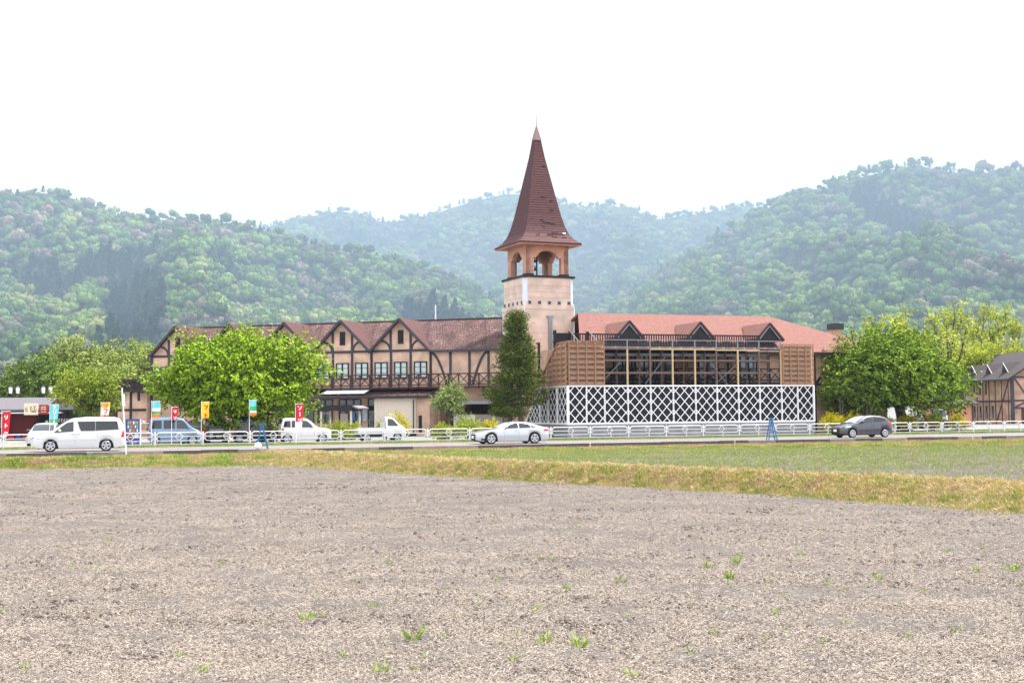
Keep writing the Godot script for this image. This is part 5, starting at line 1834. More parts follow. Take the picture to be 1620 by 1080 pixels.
	for i in sh.size():
		var q: Array = sh[i]
		var t := thing("shrub", q[4], "shrub", spot(q[0], q[1]))
		var lobes := []
		var r := RandomNumberGenerator.new()
		r.seed = 300 + i
		var w: float = q[2] * 1.12
		var h: float = q[3] * 1.3
		for k in 9:
			var a := TAU * k / 9.0
			lobes.append([Vector3(cos(a) * w * 0.55, h * r.randf_range(0.3, 0.65), sin(a) * w * 0.5), w * 0.42])
		lobes.append([Vector3(0, h * 0.72, 0), w * 0.5])
		var b := MB.new()
		for k in 5:
			b.tube([Vector3(0, -0.05, 0), Vector3(cos(k * 1.3) * w * 0.5, h * 0.6, sin(k * 1.3) * w * 0.5)], [0.03, 0.012], 5)
		part(t, "stems", b, M["bark_grey"])
		var ca := Color(0.34, 0.34, 0.01) if q[5] == 0 else Color(0.2, 0.27, 0.025)
		var cb := Color(0.6, 0.5, 0.012) if q[5] == 0 else Color(0.36, 0.4, 0.04)
		part(t, "foliage", leafy(320 + i, lobes, 4200, 0.1, ca, cb, 0.0, 0.3, 0.9), M["leaf"])

func conifer() -> void:
	var t := thing("conifer_tree", "tall dark conical conifer on two stems beside the bell tower", "tree", spot(816, 92))
	var b := MB.new()
	for s in [[-0.5, 0.0, 0.16], [0.42, 0.2, 0.17]]:
		b.tube([Vector3(s[0], -0.1, s[1]), Vector3(s[0] * 0.8, 2.5, s[1]), Vector3(s[0] * 0.3, 6.0, 0), Vector3(0.08, 9.2, 0)], [s[2] * 1.2, s[2], s[2] * 0.6, 0.03], 8)
	part(t, "trunk", b, M["bark_grey"])
	var r := RandomNumberGenerator.new()
	r.seed = 44
	var q := MB.new()
	q.use_c = true
	var br := MB.new()
	for i in 230:
		var k := pow(r.randf(), 0.85)
		var y := lerpf(1.7, 9.3, k)
		var rad := 2.45 * pow(1.0 - k, 0.9) * r.randf_range(0.6, 1.1) + 0.2
		if k < 0.12: rad *= 0.75
		var a := r.randf() * TAU
		var dv := Vector3(cos(a), 0, sin(a))
		var p0 := Vector3(0.1, y, 0)
		var tip := p0 + dv * rad + Vector3(0, rad * 0.12 - 0.1, 0)
		br.tube([p0, p0.lerp(tip, 0.6) - Vector3(0, 0.12, 0), tip], [0.035, 0.02, 0.008], 4)
		var n := int(70 + rad * 40)
		for j in n:
			var f := pow(r.randf(), 0.6)
			var c := p0.lerp(tip, f) - Vector3(0, 0.12 * sin(f * PI), 0)
			var spread := 0.34 * (1.15 - f * 0.6)
			c += Vector3(r.randfn() * spread, r.randfn() * spread * 0.6, r.randfn() * spread)
			var ld := (dv + Vector3(r.randfn() * 0.6, r.randfn() * 0.35 + 0.15, r.randfn() * 0.6)).normalized()
			var sd := ld.cross(Vector3(r.randfn(), 1, r.randfn())).normalized()
			var g := r.randf()
			q.col = tint(Color(0.06, 0.095, 0.018).lerp(Color(0.2, 0.24, 0.045), g * g), r.randf_range(0.8, 1.2))
			q.leaf(c, ld, sd, r.randf_range(0.14, 0.3), r.randf_range(0.025, 0.045), 0.1)
	part(t, "branches", br, M["bark_grey"])
	part(t, "crown", q, M["needle"])

# ---------------------------------------------------------------- vehicles
func curve(t: Array, x: float) -> float:
	if x <= t[0][0]: return t[0][1]
	for i in t.size() - 1:
		if x < t[i + 1][0]:
			var k: float = (x - t[i][0]) / (t[i + 1][0] - t[i][0])
			return lerpf(t[i][1], t[i + 1][1], k)
	return t[t.size() - 1][1]

func soft_curve(t: Array, x: float) -> float:
	return (curve(t, x - 0.07) + curve(t, x - 0.035) + curve(t, x) + curve(t, x + 0.035) + curve(t, x + 0.07)) / 5.0

# half section of the body at x from the nose: [y, half width] from sill to roof centre
func car_section(s: Dictionary, x: float) -> Array:
	var L: float = s.L
	var w: float = s.W
	var f := clampf(x / s.nose, 0, 1)
	w *= s.nose_w + (1.0 - s.nose_w) * sqrt(1.0 - (1.0 - f) * (1.0 - f))
	f = clampf((L - x) / s.tail, 0, 1)
	w *= s.tail_w + (1.0 - s.tail_w) * sqrt(1.0 - (1.0 - f) * (1.0 - f))
	var yb: float = s.sill + 0.1 * pow(clampf(1.0 - x / 0.6, 0, 1), 2) + 0.12 * pow(clampf(1.0 - (L - x) / 0.6, 0, 1), 2)
	for xw in s.wheels:
		var r: float = s.wr + 0.055
		var dx: float = x - xw
		if absf(dx) < r:
			yb = maxf(yb, s.wr + sqrt(r * r - dx * dx))
	var b := soft_curve(s.belt, x)
	var t := maxf(soft_curve(s.top, x), b + 0.015)
	var ch: float = t - b
	yb = minf(yb, b - 0.06)
	var k := minf(1.0, ch / 0.35)
	var wt: float = w * 0.95 - ch * s.tumble
	return [[yb, w * 0.955], [lerpf(yb, b, 0.16), w * 0.995], [lerpf(yb, b, 0.5), w], [lerpf(yb, b, 0.66), w * 0.992], [lerpf(yb, b, 0.92), w * 0.972], [b, w * 0.95], [b + ch * 0.5, w * 0.95 - ch * 0.5 * s.tumble * 0.9], [t - 0.07 * k - 0.005, wt], [t - 0.02 * k - 0.002, wt - 0.1 - 0.05 * (1 - k)], [t, wt * 0.45], [t + 0.012, 0.0]]

func side_at(s: Dictionary, x: float, y: float) -> float:
	var c := car_section(s, x)
	if y <= c[0][0]: return c[0][1]
	for i in 8:
		if y < c[i + 1][0]:
			return lerpf(c[i][1], c[i + 1][1], (y - c[i][0]) / maxf(0.001, c[i + 1][0] - c[i][0]))
	return c[8][1]

# a patch of the flank given as a polygon in side view (x from the nose, y up); both sides unless told otherwise
func flank(o: Node, s: Dictionary, called: String, poly: Array, m: Material, off := 0.012, sides := [-1.0, 1.0]) -> void:
	var x0 := 1e9
	var x1 := -1e9
	for p in poly:
		x0 = minf(x0, p[0])
		x1 = maxf(x1, p[0])
	var n := maxi(2, int((x1 - x0) / 0.09))
	for sg in sides:
		var b := MB.new()
		var rows := []
		for i in n + 1:
			var x := lerpf(x0 + 0.001, x1 - 0.001, i / float(n))
			var lo := 1e9
			var hi := -1e9
			for k in poly.size():
				var a: Array = poly[k]
				var c: Array = poly[(k + 1) % poly.size()]
				if (a[0] <= x and c[0] >= x) or (c[0] <= x and a[0] >= x):
					var d: float = c[0] - a[0]
					var y: float = a[1] if absf(d) < 1e-6 else lerpf(a[1], c[1], (x - a[0]) / d)
					lo = minf(lo, y)
					hi = maxf(hi, y)
			var r := PackedVector3Array()
			for k in 5:
				var y := lerpf(lo, hi, k / 4.0)
				r.append(Vector3(x, y, sg * (side_at(s, x, y) + off)))
			if sg > 0: r.reverse()
			rows.append(r)
		b.grid(rows)
		part(o, called, b, m)

func car_wheel(o: Node, x: float, z: float, r: float, w: float, spokes: int) -> void:
	var sg := signf(z)
	var b := MB.new()
	var prof := [[r * 0.66, -w / 2], [r * 0.93, -w / 2], [r, -w / 2 + 0.03], [r, w / 2 - 0.03], [r * 0.93, w / 2], [r * 0.66, w / 2]]
	var rows := []
	for p in prof:
		var ro := PackedVector3Array()
		for k in 25:
			var a := TAU * k / 24
			ro.append(Vector3(cos(a) * p[0], sin(a) * p[0], p[1] * sg))
		if sg < 0: ro.reverse()
		rows.append(ro)
	b.grid(rows)
	var h := part(o, "wheel", b, M["rubber"])
	h.position = Vector3(x, r, z)
	b = MB.new()
	b.tube([Vector3(0, 0, -0.05 * sg), Vector3(0, 0, 0.02 * sg)], [r * 0.62], 20)
	part(h, "wheel_well_disc", b, M["black_trim"])
	b = MB.new()
	var ring := []
	for k in 24: ring.append(Vector3(cos(TAU * k / 24) * r * 0.66, sin(TAU * k / 24) * r * 0.66, w * 0.46 * sg))
	b.tube(ring, [0.028], 6, true)
	for k in spokes:
		var a := TAU * (k + 0.25) / spokes
		b.bar(Vector3(0, 0, w * 0.42 * sg), Vector3(cos(a) * r * 0.66, sin(a) * r * 0.66, w * 0.42 * sg), r * (0.26 if spokes < 6 else 0.2), 0.03)
	b.tube([Vector3(0, 0, w * 0.3 * sg), Vector3(0, 0, w * 0.48 * sg)], [r * 0.17], 10)
	part(h, "rim", b, M["rim"])

# s: shape; node's origin at the nose on the ground, x runs to the tail
func car(called: String, label: String, category: String, s: Dictionary, at: Vector3, turn: float, group := "") -> Node3D:
	var t := thing(called, label, category, at, turn, group)
	var L: float = s.L
	var n := int(L / 0.045)
	var rows := []
	for i in n + 1:
		var c := car_section(s, L * i / n)
		var r := PackedVector3Array()
		for k in c.size(): r.append(Vector3(L * i / n, c[k][0], -c[k][1]))
		for k in range(c.size() - 2, -1, -1): r.append(Vector3(L * i / n, c[k][0], c[k][1]))
		rows.append(r)
	var b := MB.new()
	b.grid(rows)
	for e in [0, n]:
		var r: PackedVector3Array = rows[e]
		var ctr := Vector3(r[0].x, (r[0].y + r[10].y) / 2, 0)
		for k in r.size() - 1:
			if e == 0: b.tri(ctr, r[k], r[k + 1])
			else: b.tri(ctr, r[k + 1], r[k])
	var body := part(t, "body", b, M[s.paint])
	b = MB.new()
	b.b2(0.25, L - 0.25, s.sill - 0.02, s.sill + 0.5, -s.W * 0.72, s.W * 0.72)
	part(t, "underbody", b, M["black_trim"])
	for xw in s.wheels:
		for sg in [-1.0, 1.0]:
			car_wheel(t, xw, sg * (s.W - 0.11), s.wr, 0.21, s.spokes)
	var G: Material = M[s.get("glass", "glass_dark")]
	for w in s.windows:
		flank(t, s, "side_window", w, M[s.get("front_glass", "glass")] if w[0][0] < s.front_to else G)
	for w in s.get("trim", []):
		flank(t, s, "trim", w, M["black_trim"], 0.008)
	for w in s.get("seams", []):
		flank(t, s, "door_seam", [[w[0], w[1]], [w[0] + 0.012, w[1]], [w[2] + 0.012, w[3]], [w[2], w[3]]], M["metal_dark"], 0.004)
	for w in s.get("creases", []):
		flank(t, s, "crease", w, M[s.paint], 0.02)
	# windscreen and rear window on the top surface
	for e in [["windscreen", s.screen], ["rear_window", s.rear]]:
		var q: Array = e[1]
		if q.size() == 0: continue
		b = MB.new()
		rows = []
		for i in 13:
			var x := lerpf(q[0], q[1], i / 12.0)
			var c := car_section(s, x)
			var r := PackedVector3Array()
			for k in 9:
				var f := k / 4.0 - 1.0
				var z: float = f * (c[8][1] + 0.02)
				var y := 0.0
				var za := absf(z)
				if za < c[9][1]: y = lerpf(c[10][0], c[9][0], za / c[9][1])
				else: y = lerpf(c[9][0], c[8][0], (za - c[9][1]) / maxf(0.01, c[8][1] - c[9][1]))
				r.append(Vector3(x + (-0.012 if e[0] == "windscreen" else 0.012), y + 0.012, z))
			rows.append(r)
		b.grid(rows)
		part(t, e[0], b, M[s.get("screen_glass", "glass")] if e[0] == "windscreen" else G)
	for w in s.get("head", []): flank(t, s, "headlight", w, M["headlamp"], 0.012)
	for w in s.get("tail_lamp", []): flank(t, s, "tail_light", w, M["lamp_red"], 0.012)
	for w in s.get("handles", []):
		for sg in [-1.0, 1.0]:
			slab(t, "door_handle", w[0], w[0] + 0.18, w[1], w[1] + 0.035, sg * (side_at(s, w[0], w[1])), sg * (side_at(s, w[0], w[1]) + 0.035), M[s.paint])
	if s.has("mirror"):
		for sg in [-1.0, 1.0]:
			b = MB.new()
			var mx: float = s.mirror[0]
			var my: float = s.mirror[1]
			var z0 := side_at(s, mx, my)
			b.tube([Vector3(mx, my, sg * (z0 - 0.02)), Vector3(mx - 0.02, my + 0.05, sg * (z0 + 0.08)), Vector3(mx - 0.02, my + 0.07, sg * (z0 + 0.2)), Vector3(mx, my + 0.07, sg * (z0 + 0.24))], [0.03, 0.08, 0.085, 0.04], 8)
			part(t, "door_mirror", b, M[s.get("mirror_paint", s.paint)])
	# nose: grille, plate
	if s.has("grille"):
		var gq: Array = s.grille
		slab(t, "grille", -0.02, 0.12, gq[0], gq[1], -gq[2], gq[2], M["black_trim"])
	slab(t, "number_plate", -0.05, -0.02, s.plate, s.plate + 0.16, -0.17, 0.17, M["cloth_white"])
	slab(t, "number_plate", L + 0.0, L + 0.02, s.plate + 0.35, s.plate + 0.51, -0.17, 0.17, M["cloth_white"])
	return t

func vehicles() -> void:
	# white minivan on the road
	var van := {L = 4.84, W = 0.915, nose = 0.9, nose_w = 0.72, tail = 0.35, tail_w = 0.86, sill = 0.2, wr = 0.33, wheels = [0.93, 3.83], tumble = 0.17, spokes = 5, paint = "car_white", front_to = 1.5,
		belt = [[0, 0.72], [0.3, 0.86], [0.9, 0.98], [1.4, 1.06], [4.7, 1.12], [4.84, 1.1]],
		top = [[0, 0.74], [0.25, 0.9], [0.7, 1.05], [1.0, 1.16], [1.45, 1.5], [1.8, 1.74], [2.1, 1.84], [2.8, 1.9], [4.2, 1.89], [4.55, 1.82], [4.72, 1.6], [4.84, 1.12]],
		windows = [[[1.08, 1.06], [1.5, 1.4], [1.78, 1.6], [2.12, 1.66], [2.12, 1.12], [1.3, 1.07]], [[2.32, 1.66], [2.48, 1.14], [3.25, 1.14], [3.25, 1.67]], [[3.27, 1.67], [3.27, 1.15], [4.5, 1.2], [4.42, 1.66]]],
		screen = [1.02, 1.95], rear = [4.58, 4.78], head = [[[0.12, 0.72], [0.2, 0.9], [0.75, 0.92], [0.6, 0.74]]], tail_lamp = [[[4.6, 0.78], [4.62, 1.12], [4.8, 1.12], [4.8, 0.78]]],
		seams = [[2.18, 0.35, 2.2, 1.1], [3.35, 0.7, 3.4, 1.1]], handles = [[2.02, 0.98], [2.28, 0.98]], mirror = [1.42, 1.1], grille = [0.62, 0.78, 0.5], plate = 0.4,
		creases = [[[0.5, 0.6], [0.5, 0.62], [4.3, 0.68], [4.3, 0.66]], [[1.4, 0.3], [1.4, 0.34], [3.3, 0.34], [3.3, 0.3]]]}
	car("minivan", "white minivan driving along the road with dark rear windows", "minivan", van, FR(-6.8, 6.4), TH)
	var sed := {L = 4.71, W = 0.925, nose = 1.0, nose_w = 0.66, tail = 0.7, tail_w = 0.74, sill = 0.17, wr = 0.34, wheels = [0.88, 3.69], tumble = 0.34, spokes = 5, paint = "car_silver", front_to = 9.0, front_glass = "glass",
		belt = [[0, 0.58], [0.3, 0.72], [1.0, 0.85], [1.6, 0.9], [4.2, 0.96], [4.71, 0.8]],
		top = [[0, 0.6], [0.15, 0.68], [0.5, 0.8], [1.2, 0.92], [1.45, 0.97], [2.0, 1.27], [2.4, 1.36], [2.8, 1.38], [3.3, 1.33], [3.9, 1.14], [4.35, 1.02], [4.6, 0.99], [4.71, 0.8]],
		windows = [[[1.75, 0.95], [2.1, 1.18], [2.45, 1.28], [2.62, 1.29], [2.62, 0.97]], [[2.7, 0.97], [2.7, 1.29], [3.05, 1.27], [3.35, 1.19], [3.45, 0.99]], [[3.5, 1.0], [3.42, 1.16], [3.82, 1.03]]],
		screen = [1.5, 2.2], rear = [3.3, 4.2], screen_glass = "glass_screen", head = [[[0.25, 0.6], [0.4, 0.7], [0.78, 0.73], [0.62, 0.61]]], tail_lamp = [[[4.25, 0.78], [4.3, 0.9], [4.66, 0.88], [4.66, 0.76]]],
		seams = [[1.7, 0.32, 1.72, 0.9], [2.66, 0.28, 2.66, 0.95]], handles = [[2.42, 0.82], [3.3, 0.85]], mirror = [1.85, 0.98], grille = [0.28, 0.62, 0.36], plate = 0.36,
		trim = [[[0.25, 0.24], [0.25, 0.36], [0.55, 0.34], [0.55, 0.24]]],
		creases = [[[1.3, 0.36], [1.3, 0.39], [3.2, 0.44], [3.2, 0.41]]]}
	car("sedan", "silver five door sedan with sloping rear driving on the road", "car", sed, FR(18.55, 6.35), TH)
	var hat := {L = 4.06, W = 0.85, nose = 0.9, nose_w = 0.68, tail = 0.5, tail_w = 0.78, sill = 0.2, wr = 0.31, wheels = [0.8, 3.37], tumble = 0.32, spokes = 7, paint = "car_grey", front_to = 2.4, front_glass = "glass",
		belt = [[0, 0.64], [0.3, 0.76], [0.9, 0.9], [1.5, 0.96], [3.6, 1.06], [4.06, 0.9]],
		top = [[0, 0.66], [0.2, 0.8], [0.8, 0.96], [1.15, 1.03], [1.7, 1.34], [2.1, 1.48], [2.5, 1.52], [3.2, 1.48], [3.55, 1.38], [3.85, 1.12], [4.06, 0.92]],
		windows = [[[1.5, 1.0], [1.8, 1.24], [2.1, 1.37], [2.45, 1.39], [2.45, 1.04]], [[2.53, 1.05], [2.53, 1.4], [3.1, 1.36], [3.45, 1.22], [3.5, 1.12]]],
		screen = [1.15, 1.95], rear = [3.5, 3.85], screen_glass = "glass_screen", head = [[[0.2, 0.68], [0.35, 0.8], [0.75, 0.82], [0.6, 0.7]]], tail_lamp = [[[3.6, 0.92], [3.6, 1.06], [3.98, 1.0], [3.98, 0.88]]],
		seams = [[1.45, 0.34, 1.48, 0.96], [2.5, 0.34, 2.5, 1.05]], handles = [[2.25, 0.88], [3.05, 0.94]], mirror = [1.55, 1.0], mirror_paint = "car_black", grille = [0.36, 0.66, 0.4], plate = 0.42,
		trim = [[[0.15, 0.22], [0.15, 0.3], [0.5, 0.3], [0.5, 0.22]]],
		creases = [[[1.2, 0.4], [1.2, 0.43], [3.0, 0.52], [3.0, 0.49]]]}
	car("hatchback", "dark grey hatchback driving on the road before the trees", "car", hat, FR(44.3, 6.35), TH)
	# boxy small vans in the car park; they look to the right
	var kei := {L = 3.39, W = 0.735, nose = 0.45, nose_w = 0.84, tail = 0.25, tail_w = 0.9, sill = 0.2, wr = 0.28, wheels = [0.62, 2.98], tumble = 0.13, spokes = 6, paint = "car_blue", front_to = 1.4,
		belt = [[0, 0.7], [0.3, 0.9], [0.8, 1.0], [3.39, 1.02]],
		top = [[0, 0.72], [0.12, 0.92], [0.55, 1.08], [0.95, 1.5], [1.2, 1.72], [1.6, 1.82], [3.0, 1.83], [3.25, 1.76], [3.39, 1.1]],
		windows = [[[0.82, 1.05], [1.05, 1.4], [1.25, 1.6], [1.62, 1.62], [1.62, 1.06]], [[1.74, 1.06], [1.74, 1.62], [2.45, 1.62], [2.45, 1.06]], [[2.57, 1.07], [2.57, 1.62], [3.12, 1.6], [3.2, 1.08]]],
		screen = [0.6, 1.15], rear = [3.27, 3.36], head = [[[0.08, 0.68], [0.1, 0.86], [0.4, 0.88], [0.35, 0.7]]], tail_lamp = [[[3.2, 0.75], [3.2, 1.0], [3.36, 1.0], [3.36, 0.75]]],
		seams = [[1.68, 0.4, 1.68, 1.62], [0.8, 0.45, 0.8, 1.0], [2.5, 0.5, 2.5, 1.6]], handles = [[1.45, 0.92], [1.8, 0.92]], mirror = [0.9, 1.06], grille = [0.5, 0.66, 0.4], plate = 0.36}
	car("parked_van", "light blue boxy van parked behind the guard fence", "van", kei, FR(3.22, -5.2), TH + PI)
	var k2 := kei.duplicate(true)
	k2.paint = "car_white"
	k2.top = [[0, 0.78], [0.1, 0.92], [0.85, 1.04], [1.0, 1.1], [1.35, 1.45], [1.6, 1.62], [1.9, 1.68], [3.1, 1.68], [3.3, 1.6], [3.39, 1.1]]
	k2.belt = [[0, 0.76], [0.3, 0.9], [0.9, 0.98], [3.39, 1.0]]
	k2.windows = [[[1.2, 1.03], [1.45, 1.3], [1.65, 1.48], [2.0, 1.5], [2.0, 1.04]], [[2.1, 1.04], [2.1, 1.5], [2.68, 1.5], [2.68, 1.05]], [[2.76, 1.05], [2.76, 1.5], [3.2, 1.48], [3.25, 1.08]]]
	k2.screen = [1.02, 1.55]
	k2.seams = [[2.05, 0.4, 2.05, 1.5], [1.15, 0.45, 1.15, 0.98]]
	k2.mirror = [1.3, 1.04]
	car("parked_car", "small white boxy car parked beside the white pickup", "car", k2, FR(11.75, -5.0), TH + PI)
	var k3 := kei.duplicate(true)
	k3.paint = "car_white"
	car("parked_car", "white boxy wagon parked nose away behind the light blue van", "car", k3, FR(4.7, -8.6), TH + 1.57)
	var k4 := hat.duplicate(true)
	k4.paint = "car_red"
	car("parked_car", "red hatchback parked between the light blue van and the wagon", "car", k4, FR(3.0, -7.0), TH + 1.57)
	var k5 := kei.duplicate(true)
	k5.paint = "car_black"
	car("parked_car", "black boxy car parked under the cherry tree", "car", k5, FR(9.0, -8.6), TH + PI)
	var k6 := hat.duplicate(true)
	k6.paint = "car_silver"
	k6.screen_glass = "glass"
	car("parked_car", "silver compact car parked nose out in front of the market", "car", k6, FR(-6.75, -3.2), TH + 1.45)
	var k7 := kei.duplicate(true)
	k7.paint = "car_white"
	car("parked_car", "white van parked by the red banner at the market", "car", k7, FR(-9.2, -5.5), TH + PI)
	var k8 := kei.duplicate(true)
	k8.paint = "car_black"
	car("parked_car", "black van parked behind the golden shrubs", "car", k8, W(37.6, 118), 1.35)
	var k9 := kei.duplicate(true)
	k9.paint = "car_black"
	k9.glass = "glass_blue"
	car("parked_car", "dark van parked before the low orange store", "car", k9, W(40.6, 120), 1.35)
	# small white pickup
	var t := thing("pickup_truck", "small white flatbed pickup parked behind the guard fence", "truck", FR(17.0, -5.2), TH + PI)
	var cab := {L = 1.45, W = 0.735, nose = 0.3, nose_w = 0.86, tail = 0.1, tail_w = 0.97, sill = 0.25, wr = 0.27, wheels = [0.62], tumble = 0.16, spokes = 6, paint = "car_white", front_to = 9.0,
		belt = [[0, 0.75], [0.2, 0.95], [0.5, 1.02], [1.45, 1.04]], top = [[0, 0.78], [0.1, 0.98], [0.35, 1.12], [0.8, 1.58], [1.0, 1.7], [1.3, 1.72], [1.45, 1.68]]}
	var n := 32
	var rows := []
	for i in n + 1:
		var c := car_section(cab, cab.L * i / n)
		var r := PackedVector3Array()
		for k in c.size(): r.append(Vector3(cab.L * i / n, c[k][0], -c[k][1]))
		for k in range(c.size() - 2, -1, -1): r.append(Vector3(cab.L * i / n, c[k][0], c[k][1]))
		rows.append(r)
	var b := MB.new()
	b.grid(rows)
	var back: PackedVector3Array = rows[n]
	for k in back.size() - 1: b.tri(Vector3(1.45, 1.0, 0), back[k + 1], back[k])
	part(t, "cab", b, M["car_white"])
	flank(t, cab, "side_window", [[0.55, 1.06], [0.8, 1.38], [0.95, 1.54], [1.3, 1.56], [1.3, 1.08]], M["glass"])
	flank(t, cab, "door_seam", [[0.5, 0.5], [0.515, 0.5], [0.53, 1.03], [0.515, 1.03]], M["metal_dark"], 0.004)
	b = MB.new()
	b.quad(Vector3(0.3, 1.13, -0.58), Vector3(0.3, 1.13, 0.58), Vector3(0.88, 1.66, 0.5), Vector3(0.88, 1.66, -0.5))
	part(t, "windscreen", b, M["glass"])
	slab(t, "chassis", 0.3, 3.3, 0.3, 0.5, -0.45, 0.45, M["black_trim"])
	slab(t, "bed_floor", 1.48, 3.39, 0.58, 0.66, -0.72, 0.72, M["car_white"])
	for z in [-0.72, 0.69]:
		slab(t, "bed_side", 1.48, 3.39, 0.6, 0.95, z, z + 0.03, M["car_white"])
	slab(t, "tailgate", 3.36, 3.39, 0.6, 0.95, -0.69, 0.69, M["car_white"])
	slab(t, "headboard", 1.5, 1.53, 0.6, 1.35, -0.69, 0.69, M["car_white"])
	for x in [0.62, 2.75]:
		for sg in [-1.0, 1.0]: car_wheel(t, x, sg * 0.62, 0.27, 0.16, 6)
	for sg in [-1.0, 1.0]:
		slab(t, "headlight", -0.01, 0.06, 0.7, 0.85, sg * 0.62, sg * 0.4, M["headlamp"])

# ---------------------------------------------------------------- small things by the road
func banner(px: float, py0: float, py1: float, w: float, label: String, cols: Array, kana: Array, d := -0.8) -> void:
	# foot on the ground behind the fence
	var r := ray(px, 660)
	var o := FR(0, d)
	var nn := Vector3(sin(TH), 0, cos(TH))
	var k := (o - Vector3(0, EYE, 0)).dot(nn) / r.dot(nn)
	var base := Vector3(r.x * k, 0, r.z * k)
	var y1 := EYE + ray(px, py0).y * k
	var y0 := EYE + ray(px, py1).y * k
	var t := thing("banner_flag", label, "banner", base, TH + 0.05)
	var b := MB.new()
	b.tube([Vector3(0, 0, 0), Vector3(0.0, y1 + 0.06, 0)], [0.02, 0.014], 6)
	b.tube([Vector3(-0.03, y1, 0), Vector3(w + 0.03, y1 + 0.02, 0)], [0.012], 5)
	part(t, "pole", b, M["white_paint"])
	slab(t, "foot", -0.15, 0.15, 0, 0.08, -0.15, 0.15, M["concrete"])
	var hgt := y1 - y0
	var cuts := 0.0
	var cloth: Node = null
	for c in cols:
		b = MB.new()
		var rows := []
		var n := maxi(2, int(10 * c[1]))
		for i in n + 1:
			var v: float = cuts + c[1] * i / n
			var ro := PackedVector3Array()
			for j in 7:
				var u := j / 6.0
				var bend := 0.07 * sin(u * 5.0 + v * 4.0 + px) * (0.3 + v)
				ro.append(Vector3(0.02 + u * w * (1.0 - 0.12 * v * v) + 0.03 * sin(v * 3.0 + px), y1 - v * hgt, bend))
			rows.append(ro)
		b.grid(rows)
		var o2 := part(t, "cloth", b, M[c[0]])
		if cloth == null: cloth = o2
		cuts += c[1]
	var cell := minf(w * 0.6, hgt / maxf(1.0, kana.size()) * 0.9)
	for i in kana.size():
		for sg in [1.0]:
			marks(t, KANA[kana[i]], Vector3(0.02 + (w - cell) * 0.5, y1 - (i + 1) * hgt / kana.size() + 0.02, 0.1), cell, M["cloth_white"] if cols[0][0] != "cloth_yellow" else M["cloth_red"], 0.06)

